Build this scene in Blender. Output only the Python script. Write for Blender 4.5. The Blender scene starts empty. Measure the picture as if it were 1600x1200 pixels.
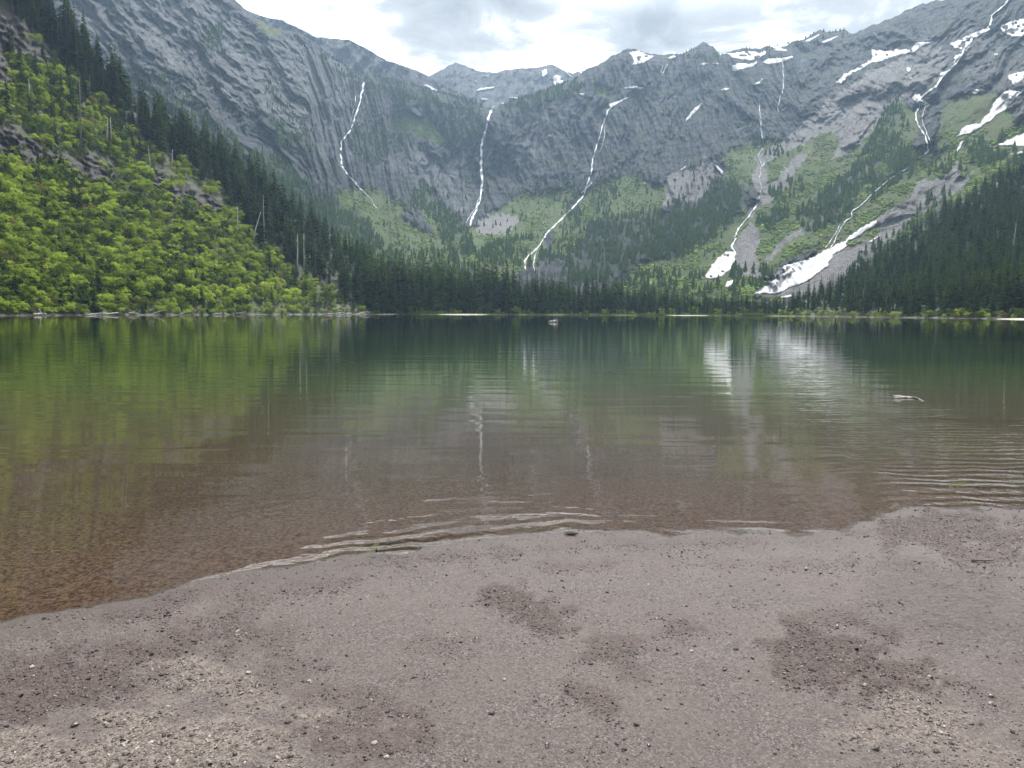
import bpy, math, random
import numpy as np
from mathutils import Matrix, Euler

random.seed(7)
rng = np.random.default_rng(11)
scn = bpy.context.scene
col = scn.collection
R_ = math.radians

# ------------------------------------------------------------------ camera
CAMZ = 1.65
FPX = 1200.0                      # focal length in photo pixels (1600 wide)
PITCH, ROLL = 5.33, 0.28
cam_data = bpy.data.cameras.new('camera')
cam_data.sensor_width = 36.0
cam_data.lens = 36.0 * FPX / 1600.0
cam_data.clip_start = 0.05
cam_data.clip_end = 30000.0
cam = bpy.data.objects.new('camera', cam_data)
col.objects.link(cam)
MROT = (Matrix.Rotation(R_(90.0 - PITCH), 3, 'X') @ Matrix.Rotation(R_(ROLL), 3, 'Z'))
cam.matrix_world = Matrix.Translation((0, 0, CAMZ)) @ MROT.to_4x4()
scn.camera = cam
scn.render.resolution_x, scn.render.resolution_y = 1024, 768

# ------------------------------------------------------------------ colour / sampling
scn.view_settings.view_transform = 'Standard'
scn.view_settings.look = 'None'
scn.view_settings.gamma = 1.0
scn.view_settings.exposure = 0.2
scn.cycles.max_bounces = 6
scn.cycles.diffuse_bounces = 2
scn.cycles.glossy_bounces = 3
scn.cycles.transparent_max_bounces = 8
scn.cycles.volume_bounces = 0
scn.cycles.caustics_reflective = False

# ------------------------------------------------------------------ node helper
def N(nt, typ, **kw):
    n = nt.nodes.new(typ)
    for k, v in kw.items():
        if k.startswith('i_'):
            key = k[2:]
            key = int(key) if key.isdigit() else key.replace('_', ' ')
            n.inputs[key].default_value = v
        else:
            setattr(n, k, v)
    return n
def ramp(nt, fac, stops):
    r = nt.nodes.new('ShaderNodeValToRGB')
    el = r.color_ramp.elements
    while len(el) < len(stops): el.new(0.5)
    for e, (p, c) in zip(el, stops):
        e.position = p
        e.color = (c, c, c, 1) if isinstance(c, (int, float)) else (*c, 1)
    nt.links.new(fac, r.inputs[0])
    return r.outputs[0]
def mix(nt, fac, a, b, mode='MIX'):
    m = nt.nodes.new('ShaderNodeMix'); m.data_type = 'RGBA'; m.blend_type = mode
    for idx, v in ((0, fac), (6, a), (7, b)):
        if isinstance(v, (int, float)): m.inputs[idx].default_value = v
        elif isinstance(v, tuple): m.inputs[idx].default_value = (*v, 1)
        else: nt.links.new(v, m.inputs[idx])
    return m.outputs[2]
def math_(nt, op, a, b=0.0, clamp=False):
    m = nt.nodes.new('ShaderNodeMath'); m.operation = op; m.use_clamp = clamp
    for i, v in enumerate((a, b)):
        if isinstance(v, (int, float)): m.inputs[i].default_value = v
        else: nt.links.new(v, m.inputs[i])
    return m.outputs[0]

# ------------------------------------------------------------------ world: sky with broken cloud
SUN_EL, SUN_AZ = 59.0, 14.0      # azimuth measured from +Y (view direction) towards +X
world = bpy.data.worlds.new('World'); scn.world = world
world.use_nodes = True
nt = world.node_tree; nt.nodes.clear()
sky = N(nt, 'ShaderNodeTexSky', sky_type='NISHITA', sun_disc=False)
sky.sun_elevation = R_(SUN_EL); sky.sun_rotation = R_(SUN_AZ)
skyc = mix(nt, 1.0, sky.outputs[0], (0.10, 0.10, 0.10), 'MULTIPLY')
tc = N(nt, 'ShaderNodeTexCoord')
sep = N(nt, 'ShaderNodeSeparateXYZ'); nt.links.new(tc.outputs['Generated'], sep.inputs[0])
zz = math_(nt, 'ADD', math_(nt, 'MAXIMUM', sep.outputs[2], 0.0), 0.22)
u = math_(nt, 'DIVIDE', sep.outputs[0], zz); v = math_(nt, 'DIVIDE', sep.outputs[1], zz)
cmb = N(nt, 'ShaderNodeCombineXYZ'); nt.links.new(u, cmb.inputs[0]); nt.links.new(v, cmb.inputs[1])
mp = N(nt, 'ShaderNodeMapping'); nt.links.new(cmb.outputs[0], mp.inputs[0])
mp.inputs['Location'].default_value = (18.61054039001465, 17.98435401916504, 0.0)
n1 = N(nt, 'ShaderNodeTexNoise', i_Scale=1.25, i_Detail=9.0, i_Roughness=0.52, i_Distortion=0.3)
n2 = N(nt, 'ShaderNodeTexNoise', i_Scale=5.0, i_Detail=8.0, i_Roughness=0.6, i_Distortion=0.6)
nt.links.new(mp.outputs[0], n1.inputs['Vector']); nt.links.new(mp.outputs[0], n2.inputs['Vector'])
comb = math_(nt, 'ADD', math_(nt, 'MULTIPLY', n1.outputs[0], 0.68), math_(nt, 'MULTIPLY', n2.outputs[0], 0.32))
comb = math_(nt, 'SUBTRACT', comb, math_(nt, 'MULTIPLY', ramp(nt, sep.outputs[2], [(0.20, 1.0), (0.36, 0.0)]), 0.055))
cloud = ramp(nt, comb, [(0.375, (3.4, 3.4, 3.4)), (0.435, (1.5, 1.51, 1.52)), (0.475, (0.84, 0.865, 0.89)), (0.56, (0.52, 0.55, 0.585))])
gap = ramp(nt, comb, [(0.28, 1.0), (0.36, 0.0)])
final = mix(nt, gap, cloud, mix(nt, 1.0, skyc, (0.9, 0.9, 0.9), 'ADD'))
# cloud glows towards the sun behind it
_sv = (math.sin(R_(SUN_AZ)) * math.cos(R_(SUN_EL)), math.cos(R_(SUN_AZ)) * math.cos(R_(SUN_EL)), math.sin(R_(SUN_EL)))
dt = N(nt, 'ShaderNodeVectorMath', operation='DOT_PRODUCT'); nt.links.new(tc.outputs['Generated'], dt.inputs[0]); dt.inputs[1].default_value = _sv
glow = ramp(nt, dt.outputs['Value'], [(0.775, 0.0), (0.82, 0.5), (0.90, 0.85), (1.0, 1.0)])
gain = math_(nt, 'ADD', math_(nt, 'MULTIPLY', glow, 4.0), 0.74)
bg = N(nt, 'ShaderNodeBackground'); nt.links.new(final, bg.inputs[0]); nt.links.new(gain, bg.inputs[1])
wo = N(nt, 'ShaderNodeOutputWorld'); nt.links.new(bg.outputs[0], wo.inputs[0])

sd = bpy.data.lights.new('sun', 'SUN'); sd.energy = 5.0; sd.angle = R_(1.0); sd.color = (1.0, 0.96, 0.88)
sun = bpy.data.objects.new('sun', sd); col.objects.link(sun)
saz, sel = R_(SUN_AZ), R_(SUN_EL)
from mathutils import Vector
SUNV = Vector((math.sin(saz) * math.cos(sel), math.cos(saz) * math.cos(sel), math.sin(sel)))
sun.rotation_euler = SUNV.to_track_quat('Z', 'Y').to_euler()

# ------------------------------------------------------------------ helpers
def tag(o, label=None, cat=None, group=None, kind=None):
    if label: o['label'] = label
    if cat: o['category'] = cat
    if group: o['group'] = group
    if kind: o['kind'] = kind
    return o
def mesh_np(name, V, F, mats=None, smooth=True, mat_idx=None, attrs=None):
    """V (n,3), F (m,k) with k 3 or 4"""
    me = bpy.data.meshes.new(name)
    V = np.asarray(V, dtype=np.float32); F = np.asarray(F, dtype=np.int32)
    m, k = F.shape
    me.vertices.add(len(V)); me.vertices.foreach_set('co', V.ravel())
    me.loops.add(m * k); me.loops.foreach_set('vertex_index', F.ravel())
    me.polygons.add(m)
    me.polygons.foreach_set('loop_start', np.arange(0, m * k, k, dtype=np.int32))
    me.polygons.foreach_set('loop_total', np.full(m, k, dtype=np.int32))
    me.polygons.foreach_set('use_smooth', np.full(m, smooth, dtype=bool))
    if mat_idx is not None: me.polygons.foreach_set('material_index', np.asarray(mat_idx, dtype=np.int32))
    for mt in (mats or []): me.materials.append(mt)
    for an, av in (attrs or {}).items():
        a = me.attributes.new(an, 'FLOAT', 'POINT'); a.data.foreach_set('value', np.asarray(av, dtype=np.float32).ravel())
    me.update(calc_edges=True)
    return me
def obj(name, me, parent=None, loc=None):
    o = bpy.data.objects.new(name, me); col.objects.link(o)
    if parent: o.parent = parent
    if loc is not None: o.location = loc
    return o
def grid_faces(nr, nc, wrap=False):
    i = np.arange(nr - 1)[:, None]; j = np.arange(nc - (0 if wrap else 1))[None, :]
    j2 = (j + 1) % nc
    return np.stack([i * nc + j, i * nc + j2, (i + 1) * nc + j2, (i + 1) * nc + j], -1).reshape(-1, 4)

# numpy perlin
_perm = np.random.default_rng(3).permutation(512).astype(np.int64)
_perm = np.concatenate([_perm, _perm])
_ang = np.random.default_rng(4).uniform(0, 2 * math.pi, 512)
_g = np.stack([np.cos(_ang), np.sin(_ang)], -1)
def pn(x, y, seed=0):
    x = np.asarray(x, float) + seed * 17.13; y = np.asarray(y, float) + seed * 5.71
    xi = np.floor(x).astype(np.int64); yi = np.floor(y).astype(np.int64)
    xf = x - xi; yf = y - yi
    u = xf ** 3 * (xf * (xf * 6 - 15) + 10); v = yf ** 3 * (yf * (yf * 6 - 15) + 10)
    def g(ix, iy, dx, dy):
        h = _perm[(_perm[ix % 512] + iy) % 512] % 512
        return _g[h, 0] * dx + _g[h, 1] * dy
    a = g(xi, yi, xf, yf); b = g(xi + 1, yi, xf - 1, yf)
    c = g(xi, yi + 1, xf, yf - 1); d = g(xi + 1, yi + 1, xf - 1, yf - 1)
    return (a + u * (b - a)) * (1 - v) + (c + u * (d - c)) * v
def fbm(x, y, o=5, seed=0, gain=0.5, ridged=False):
    s = 0; a = 1.0; t = 0
    for i in range(o):
        n = pn(x * 2 ** i, y * 2 ** i, seed + i)
        if ridged: n = 0.5 - np.abs(n) * 1.6
        s = s + a * n; t += a; a *= gain
    return s / t * (1.0 if ridged else 1.5)
def inpoly(px, py, poly):
    r = np.zeros(px.shape, bool); n = len(poly); j = n - 1
    for i in range(n):
        xi, yi = poly[i]; xj, yj = poly[j]
        if yi != yj:
            c = ((yi > py) != (yj > py)) & (px < (xj - xi) * (py - yi) / (yj - yi) + xi)
            r ^= c
        j = i
    return r
def sstep(a, b, x):
    t = np.clip((x - a) / (b - a), 0, 1); return t * t * (3 - 2 * t)

# bearings: photo pixel -> unit horizontal direction and tan(elevation), used to survey where things stand
MR = np.array(MROT)
def ray(px, py):
    px, py = np.broadcast_arrays(np.asarray(px, float), np.asarray(py, float))
    d = np.stack([px - 800, 600 - py, np.full(px.shape, -FPX)], -1) @ MR.T
    h = np.hypot(d[..., 0], d[..., 1])
    return d[..., 0] / h, d[..., 1] / h, d[..., 2] / h
def at(px, py, R):
    dx, dy, t = ray(px, py)
    return np.stack([dx * R, dy * R, CAMZ + t * R], -1)
def on_level(px, py, z=0.0):
    dx, dy, t = ray(px, py); R = (z - CAMZ) / t
    return np.stack([dx * R, dy * R, np.full(np.shape(R), z) if np.ndim(R) else z], -1)
def hor_y(px):            # pixel row of the level horizon
    a = ray(px, 400.)[2]; b = ray(px, 600.)[2]
    return 400 + 200 * a / (a - b)
def level_row(px, R, z):  # pixel row of a point of height z at distance R
    y = hor_y(px)
    for _ in range(4):
        t0 = ray(px, y)[2]; t1 = ray(px, y + 1)[2]
        y = y + ((z - CAMZ) / R - t0) / (t1 - t0)
    return y
def world_to_px(x, y, z):
    d = np.stack([x, y, z - CAMZ], -1) @ MR
    return 800 + FPX * d[..., 0] / -d[..., 2], 600 - FPX * d[..., 1] / -d[..., 2]
class TPS:                # smooth distance survey through measured points
    def __init__(s, pts, scale=200.0, lam=0.02):
        p = np.array(pts, float); s.c = p[:, :2] / scale; s.sc = scale; n = len(p)
        K = s.k(np.linalg.norm(s.c[:, None] - s.c[None], axis=-1)) + lam * np.eye(n)
        P = np.c_[np.ones(n), s.c]
        A = np.block([[K, P], [P.T, np.zeros((3, 3))]])
        s.w = np.linalg.solve(A, np.r_[np.log(p[:, 2]), 0, 0, 0])
    def k(s, r): return np.where(r > 1e-9, r * r * np.log(np.maximum(r, 1e-9)), 0)
    def __call__(s, x, y):
        x, y = np.broadcast_arrays(np.asarray(x, float) / s.sc, np.asarray(y, float) / s.sc)
        v = s.w[-3] + s.w[-2] * x + s.w[-1] * y
        for i, c in enumerate(s.c): v = v + s.w[i] * s.k(np.hypot(x - c[0], y - c[1]))
        return np.exp(v)
def pl(pts):
    a = np.array(pts, float); return lambda x: np.interp(x, a[:, 0], a[:, 1])

# ------------------------------------------------------------------ materials
def new_mat(name):
    m = bpy.data.materials.new(name); m.use_nodes = True
    nt = m.node_tree; nt.nodes.clear()
    out = N(nt, 'ShaderNodeOutputMaterial')
    return m, nt, out
def geo_pos(nt, scale=(1, 1, 1), rot=(0, 0, 0)):
    g = N(nt, 'ShaderNodeNewGeometry'); mp = N(nt, 'ShaderNodeMapping')
    mp.inputs['Scale'].default_value = scale; mp.inputs['Rotation'].default_value = rot
    nt.links.new(g.outputs['Position'], mp.inputs[0]); return mp.outputs[0]
def noise(nt, vec, scale, detail=5, rough=0.55, dist=0.0):
    n = N(nt, 'ShaderNodeTexNoise', i_Scale=scale, i_Detail=float(detail), i_Roughness=rough, i_Distortion=dist)
    nt.links.new(vec, n.inputs['Vector']); return n.outputs[0]
def attr(nt, name):
    a = N(nt, 'ShaderNodeAttribute', attribute_name=name); return a.outputs['Fac']
def bump(nt, h, strength, dist, normal=None):
    b = N(nt, 'ShaderNodeBump', i_Strength=strength, i_Distance=dist); nt.links.new(h, b.inputs['Height'])
    if normal is not None: nt.links.new(normal, b.inputs['Normal'])
    return b.outputs[0]

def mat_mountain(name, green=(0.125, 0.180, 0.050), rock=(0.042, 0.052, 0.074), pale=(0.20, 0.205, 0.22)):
    m, nt, out = new_mat(name)
    P = geo_pos(nt); P2 = geo_pos(nt, (1, 1, 0.35))
    a_g, a_t, a_f, a_p = attr(nt, 'green'), attr(nt, 'talus'), attr(nt, 'forest'), attr(nt, 'pale')
    fv = N(nt, 'ShaderNodeCombineXYZ'); nt.links.new(attr(nt, 'across'), fv.inputs[0]); nt.links.new(attr(nt, 'down'), fv.inputs[1])
    def fl(sc, o): 
        q = N(nt, 'ShaderNodeMapping'); q.inputs['Scale'].default_value = sc; q.inputs['Location'].default_value = (o, o, o); nt.links.new(fv.outputs[0], q.inputs[0]); return q.outputs[0]
    nA = noise(nt, P, 0.012, 8, 0.65); nB = noise(nt, P2, 0.06, 8, 0.75); nC = noise(nt, P, 0.25, 5, 0.75)
    nS = noise(nt, fl((0.11, 0.020, 1), 3), 1.0, 9, 0.78, 0.3)      # stains and cracks down the fall line
    nL = noise(nt, fl((0.03, 0.15, 1), 9), 1.0, 9, 0.78, 0.3)        # bedding across it
    strata = N(nt, 'ShaderNodeTexWave', i_Scale=0.02, i_Distortion=9.0, i_Detail=4.0, i_Detail_Scale=1.5, i_Detail_Roughness=0.65)
    strata.bands_direction = 'Z'; nt.links.new(P, strata.inputs['Vector'])
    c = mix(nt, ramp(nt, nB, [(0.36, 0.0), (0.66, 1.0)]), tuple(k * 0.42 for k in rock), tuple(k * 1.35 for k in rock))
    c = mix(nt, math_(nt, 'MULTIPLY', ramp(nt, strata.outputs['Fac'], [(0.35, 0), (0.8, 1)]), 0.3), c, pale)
    c = mix(nt, math_(nt, 'MULTIPLY', ramp(nt, nA, [(0.5, 0), (0.7, 1)]), 0.35), c, (0.15, 0.135, 0.13))
    c = mix(nt, ramp(nt, nS, [(0.50, 0), (0.62, 0.6)]), c, tuple(k * 0.30 for k in rock))
    c = mix(nt, ramp(nt, nS, [(0.36, 0.6), (0.46, 0)]), c, pale)
    c = mix(nt, ramp(nt, nL, [(0.54, 0), (0.62, 0.7)]), c, tuple(k * 0.35 for k in rock))
    # sparse turf in the ledges
    c = mix(nt, math_(nt, 'MULTIPLY', ramp(nt, noise(nt, P, 0.03, 8, 0.75), [(0.50, 0), (0.60, 1)]), 0.45), c, tuple(k * 0.8 for k in green))
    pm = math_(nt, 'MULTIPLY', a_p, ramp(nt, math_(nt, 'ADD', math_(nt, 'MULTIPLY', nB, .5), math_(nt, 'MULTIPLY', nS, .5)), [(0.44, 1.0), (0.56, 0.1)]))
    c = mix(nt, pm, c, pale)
    tal = mix(nt, ramp(nt, nC, [(0.35, 0), (0.65, 1)]), (0.15, 0.148, 0.152), (0.40, 0.395, 0.395))
    tal = mix(nt, ramp(nt, nA, [(0.4, 0), (0.65, 0.6)]), tal, (0.24, 0.215, 0.205))
    gg = mix(nt, ramp(nt, nC, [(0.35, 0), (0.65, 1)]), tuple(k * 0.5 for k in green), tuple(k * 1.35 for k in green))
    gg = mix(nt, ramp(nt, nA, [(0.42, 0), (0.7, 0.7)]), gg, (0.125, 0.115, 0.05))
    thr = math_(nt, 'SUBTRACT', math_(nt, 'ADD', a_g, math_(nt, 'MULTIPLY', math_(nt, 'SUBTRACT', nB, 0.5), 1.1)), 0.45)
    gg = mix(nt, ramp(nt, nS, [(0.53, 0), (0.63, 0.55)]), gg, tuple(k * 0.45 for k in green))
    c = mix(nt, math_(nt, 'MULTIPLY', thr, 3.5, True), c, gg)
    thr2 = math_(nt, 'SUBTRACT', math_(nt, 'ADD', a_t, math_(nt, 'MULTIPLY', math_(nt, 'SUBTRACT', nC, 0.5), 1.3)), 0.4)
    c = mix(nt, math_(nt, 'MULTIPLY', thr2, 2.5, True), c, tal)
    c = mix(nt, math_(nt, 'MULTIPLY', a_f, ramp(nt, nC, [(0.35, 0.55), (0.6, 1.0)])), c, (0.040, 0.062, 0.030))
    b = N(nt, 'ShaderNodeBsdfPrincipled', i_Roughness=0.85)
    b.inputs['Specular IOR Level'].default_value = 0.25
    nt.links.new(c, b.inputs['Base Color'])
    nrm = bump(nt, nB, 1.0, 14.0); nrm = bump(nt, nS, 1.0, 9.0, nrm); nrm = bump(nt, nL, 1.0, 6.0, nrm); nrm = bump(nt, nC, 0.9, 4.0, nrm)
    nt.links.new(nrm, b.inputs['Normal'])
    nt.links.new(b.outputs[0], out.inputs[0])
    return m
def mat_simple(name, c1, c2, scale, rough=0.8, bs=0.5, bd=0.1, spec=0.3, objspace=True, detail=6):
    m, nt, out = new_mat(name)
    t = N(nt, 'ShaderNodeTexCoord')
    vec = t.outputs['Object'] if objspace else geo_pos(nt)
    n = noise(nt, vec, scale, detail, 0.65)
    c = mix(nt, ramp(nt, n, [(0.35, 0), (0.65, 1)]), c1, c2)
    b = N(nt, 'ShaderNodeBsdfPrincipled', i_Roughness=rough); b.inputs['Specular IOR Level'].default_value = spec
    nt.links.new(c, b.inputs['Base Color']); nt.links.new(bump(nt, n, bs, bd), b.inputs['Normal'])
    nt.links.new(b.outputs[0], out.inputs[0]); return m
def mat_leaf(name, dark, light, transl=0.4, spread=1.0, scale=0.6):
    m, nt, out = new_mat(name)
    oi = N(nt, 'ShaderNodeObjectInfo')
    t = N(nt, 'ShaderNodeTexCoord')
    n = noise(nt, t.outputs['Object'], scale, 3, 0.6)
    f = math_(nt, 'ADD', math_(nt, 'MULTIPLY', oi.outputs['Random'], 0.85 * spread), math_(nt, 'MULTIPLY', math_(nt, 'SUBTRACT', n, 0.42), 1.5), True)
    c = mix(nt, f, dark, light)
    d = N(nt, 'ShaderNodeBsdfDiffuse'); tr = N(nt, 'ShaderNodeBsdfTranslucent')
    nt.links.new(c, d.inputs[0])
    nt.links.new(mix(nt, 1.0, c, (1.15, 1.15, 0.6), 'MULTIPLY'), tr.inputs[0])
    ms = N(nt, 'ShaderNodeMixShader', i_0=transl)
    nt.links.new(d.outputs[0], ms.inputs[1]); nt.links.new(tr.outputs[0], ms.inputs[2])
    nt.links.new(ms.outputs[0], out.inputs[0]); return m

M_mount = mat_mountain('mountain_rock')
M_far = mat_mountain('far_rock', green=(0.08, 0.085, 0.05), rock=(0.10, 0.10, 0.11), pale=(0.19, 0.18, 0.18))
M_snow, _n, _o = new_mat('snow')
_P = geo_pos(_n); _a = noise(_n, _P, 0.09, 7, 0.7); _b = noise(_n, _P, 0.5, 5, 0.7)
_c = mix(_n, ramp(_n, _a, [(0.40, 0), (0.62, 1)]), (0.60, 0.61, 0.62), (0.36, 0.36, 0.365))
_c = mix(_n, ramp(_n, math_(_n, 'ADD', math_(_n, 'MULTIPLY', _a, .5), math_(_n, 'MULTIPLY', _b, .5)), [(0.55, 0), (0.62, 0.8)]), _c, (0.17, 0.155, 0.145))
_p = N(_n, 'ShaderNodeBsdfPrincipled', i_Roughness=0.7); _n.links.new(_c, _p.inputs['Base Color']); _n.links.new(bump(_n, _a, 1.0, 5.0), _p.inputs['Normal']); _n.links.new(_p.outputs[0], _o.inputs[0])
M_fall = mat_simple('falling_water', (0.15, 0.17, 0.19), (0.62, 0.64, 0.66), 0.11, 0.5, 0.5, 1.0, 0.4, objspace=False)
M_needle = mat_leaf('conifer_needles', (0.017, 0.034, 0.012), (0.080, 0.125, 0.036), 0.18, 0.9, 0.12)
M_needle_young = mat_leaf('young_conifer_needles', (0.030, 0.056, 0.020), (0.11, 0.17, 0.045), 0.25, 0.9, 0.3)
M_leaf = mat_leaf('alder_leaves', (0.075, 0.120, 0.020), (0.40, 0.50, 0.092), 0.42, 0.9, 0.35)
M_leaf_dark = mat_leaf('dark_alder_leaves', (0.035, 0.065, 0.018), (0.14, 0.20, 0.045), 0.4, 0.9, 0.35)
M_leaf_dry = mat_leaf('brown_green_leaves', (0.08, 0.085, 0.03), (0.22, 0.19, 0.08), 0.35, 0.9, 0.35)
M_bark = mat_simple('bark', (0.045, 0.035, 0.028), (0.12, 0.10, 0.085), 1.5, 0.9, 0.6, 0.05)
M_snag = mat_simple('bleached_wood', (0.24, 0.225, 0.205), (0.54, 0.525, 0.50), 2.2, 0.8, 0.6, 0.05)
M_snag_dark = mat_simple('weathered_wood', (0.06, 0.05, 0.045), (0.17, 0.15, 0.13), 2.0, 0.85, 0.6, 0.05)

# ------------------------------------------------------------------ cirque: the rock wall round the valley head
SKY = pl([(-700, -260), (-300, -250), (0, -210), (150, -150), (250, -95), (310, -55), (345, -20), (365, 0), (378, 12), (400, 27), (420, 40), (440, 46), (470, 50), (500, 74), (520, 90), (540, 103), (560, 115),
    (600, 121), (640, 131), (680, 142), (720, 151), (745, 158), (757, 170), (768, 174), (778, 167), (800, 156), (830, 148), (860, 136), (900, 122), (915, 110), (940, 98), (960, 85), (975, 78),
    (990, 75), (1005, 80), (1020, 86), (1035, 84), (1050, 86), (1066, 84), (1080, 76), (1100, 66), (1112, 72), (1125, 85), (1140, 81), (1160, 76), (1180, 76), (1200, 73), (1215, 75), (1230, 71),
    (1240, 64), (1260, 58), (1280, 48), (1300, 50), (1318, 47), (1330, 52), (1345, 48), (1375, 35), (1400, 25), (1420, 14), (1440, 5), (1460, 2), (1490, -2), (1530, -10), (1600, -35), (1800, -70), (2300, -120)])
CR = TPS([(-600, 480, 620), (-600, 100, 1000), (-600, -300, 1500), (0, 480, 700), (0, 200, 1000), (0, -100, 1350), (0, -240, 1550), (300, 480, 720), (300, 200, 1080), (300, 0, 1450), (300, -60, 1560),
    (450, 480, 760), (450, 300, 1060), (450, 150, 1380), (450, 50, 1600), (570, 480, 800), (570, 350, 1150), (570, 250, 1480), (570, 130, 1720), (680, 480, 780), (680, 400, 1050), (680, 300, 1480), (680, 150, 1760),
    (765, 480, 760), (765, 400, 1020), (765, 345, 1330), (765, 300, 1500), (765, 180, 1640), (765, 165, 1720), (900, 480, 760), (900, 410, 1040), (900, 300, 1400), (900, 220, 1580), (900, 130, 1740),
    (1000, 480, 740), (1000, 400, 960), (1000, 250, 1400), (1000, 80, 1800), (1100, 480, 720), (1100, 400, 930), (1100, 250, 1350), (1100, 160, 1600), (1100, 70, 1850),
    (1300, 480, 660), (1300, 400, 830), (1300, 250, 1180), (1300, 120, 1560), (1300, 50, 1800), (1450, 450, 700), (1450, 300, 930), (1450, 100, 1380), (1450, 5, 1700),
    (1600, 480, 560), (1600, 250, 900), (1600, 100, 1200), (1600, -30, 1550), (1900, 480, 500), (1900, 200, 850), (1900, -80, 1400), (2250, 300, 700), (2250, -120, 1300)], lam=0.01)
phi_f = pl([(-600, 42), (250, 42), (480, 40), (560, 22), (640, 5), (800, 0), (950, -5), (1060, -12), (1150, -30), (1250, -42), (1450, -48), (2200, -48)])
def fall_line(x, y):
    ph = np.radians(phi_f(x)); a = x * 1.35; e = (y) * 1.35
    wob = fbm(a / 90, e / 90, 3, 40) * 22
    return a * np.cos(ph) - e * np.sin(ph) + wob, a * np.sin(ph) + e * np.cos(ph) + wob
def crag(x, y):
    """relief of the wall: gullies and ribs running down the fall line, ledges across it (metres)"""
    ph = np.radians(phi_f(x)); a = x * 1.35; e = (y) * 1.35
    wob = fbm(a / 90, e / 90, 3, 40) * 22
    s = a * np.cos(ph) - e * np.sin(ph) + wob
    l = a * np.sin(ph) + e * np.cos(ph) + wob
    big = fbm(s / 95, l / 420, 3, 1, ridged=True)
    mid = fbm(s / 34, l / 120, 4, 9, ridged=True)
    fine = fbm(s / 11, l / 24, 4, 21) + 0.8 * fbm(s / 7, l / 16, 3, 25, ridged=True)
    ledge = l / 26 + fbm(s / 60, l / 60, 3, 33) * 1.5
    led = (np.abs((ledge % 1) - 0.5) - 0.25) * 5
    ledge2 = s / 17 + fbm(s / 40, l / 60, 4, 55) * 2.6
    led2 = (np.abs((ledge2 % 1) - 0.5) - 0.25) * 3.5
    g = green_m(x, y)
    k = 1 - 0.75 * g
    return -(big * 100) * (1 - 0.45 * g) - mid * 38 * k + fine * 19 * k + (led + led2) * k
# regions of the mountainside, patches of ground cover, PALE a paler tone, measured from the photo
GREEN = [[(520, 300), (560, 290), (600, 320), (640, 350), (690, 370), (720, 385), (760, 390), (735, 440), (560, 440), (520, 380)],
    [(560, 285), (600, 300), (640, 335), (600, 330)], [(610, 190), (640, 180), (690, 205), (700, 220), (670, 225), (630, 205)],
    [(640, 305), (665, 300), (720, 345), (745, 360), (740, 400), (700, 390)],
    [(740, 345), (790, 320), (830, 310), (850, 325), (830, 350), (850, 400), (790, 440), (730, 420), (720, 370)],
    [(800, 310), (860, 300), (900, 300), (880, 345), (845, 370), (820, 420), (780, 400), (760, 350)],
    [(870, 350), (940, 285), (1000, 270), (1020, 300), (970, 340), (935, 350), (915, 390), (850, 400)],
    [(960, 290), (1040, 285), (1050, 320), (1010, 335), (965, 345)],
    [(1130, 240), (1180, 225), (1250, 220), (1330, 230), (1380, 200), (1400, 240), (1390, 290), (1350, 330), (1300, 370), (1240, 400), (1190, 430), (1230, 470), (950, 470), (980, 430), (1080, 380), (1150, 340), (1190, 300), (1160, 290), (1130, 300)],
    [(1270, 200), (1320, 190), (1310, 250), (1240, 310), (1200, 340)],
    [(1360, 230), (1450, 235), (1530, 215), (1600, 190), (1700, 160), (1700, 330), (1560, 300), (1480, 320), (1400, 380), (1300, 460), (1200, 470), (1260, 400), (1310, 360), (1320, 300)],
    [(1400, 150), (1440, 180), (1420, 240), (1370, 270), (1340, 230), (1370, 190)],
    [(1480, 150), (1560, 140), (1600, 200), (1500, 230), (1460, 220)],
    [(930, 130), (965, 130), (950, 160), (925, 150)], [(400, 28), (440, 44), (430, 56), (405, 46)], [(960, 465), (1000, 440), (1100, 420), (1130, 400), (1200, 440), (1180, 480), (960, 480)]]
TALUS = [[(745, 342), (775, 330), (815, 338), (800, 365), (770, 368), (745, 362)], [(1035, 320), (1050, 270), (1110, 255), (1130, 275), (1110, 300), (1075, 322)],
    [(1180, 260), (1250, 190), (1300, 150), (1380, 100), (1440, 75), (1470, 70), (1480, 110), (1420, 145), (1390, 170), (1370, 200), (1340, 235), (1300, 250), (1315, 200), (1250, 230)],
    [(1250, 240), (1275, 232), (1235, 285), (1205, 315), (1175, 345), (1165, 340), (1200, 290)],
    [(1145, 375), (1170, 345), (1185, 370), (1180, 400), (1200, 430), (1145, 430), (1140, 410)],
    [(1178, 240), (1200, 236), (1198, 262), (1196, 300), (1186, 318), (1178, 300)], [(1360, 250), (1375, 245), (1300, 330), (1200, 410), (1190, 405), (1290, 320)],
    [(1365, 345), (1440, 285), (1500, 255), (1510, 262), (1450, 305), (1375, 355)],
    [(1400, 330), (1480, 285), (1530, 270), (1500, 300), (1420, 345), (1385, 375), (1375, 360)],
    [(1180, 460), (1210, 425), (1290, 400), (1370, 370), (1420, 350), (1350, 420), (1290, 465)]]
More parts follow.
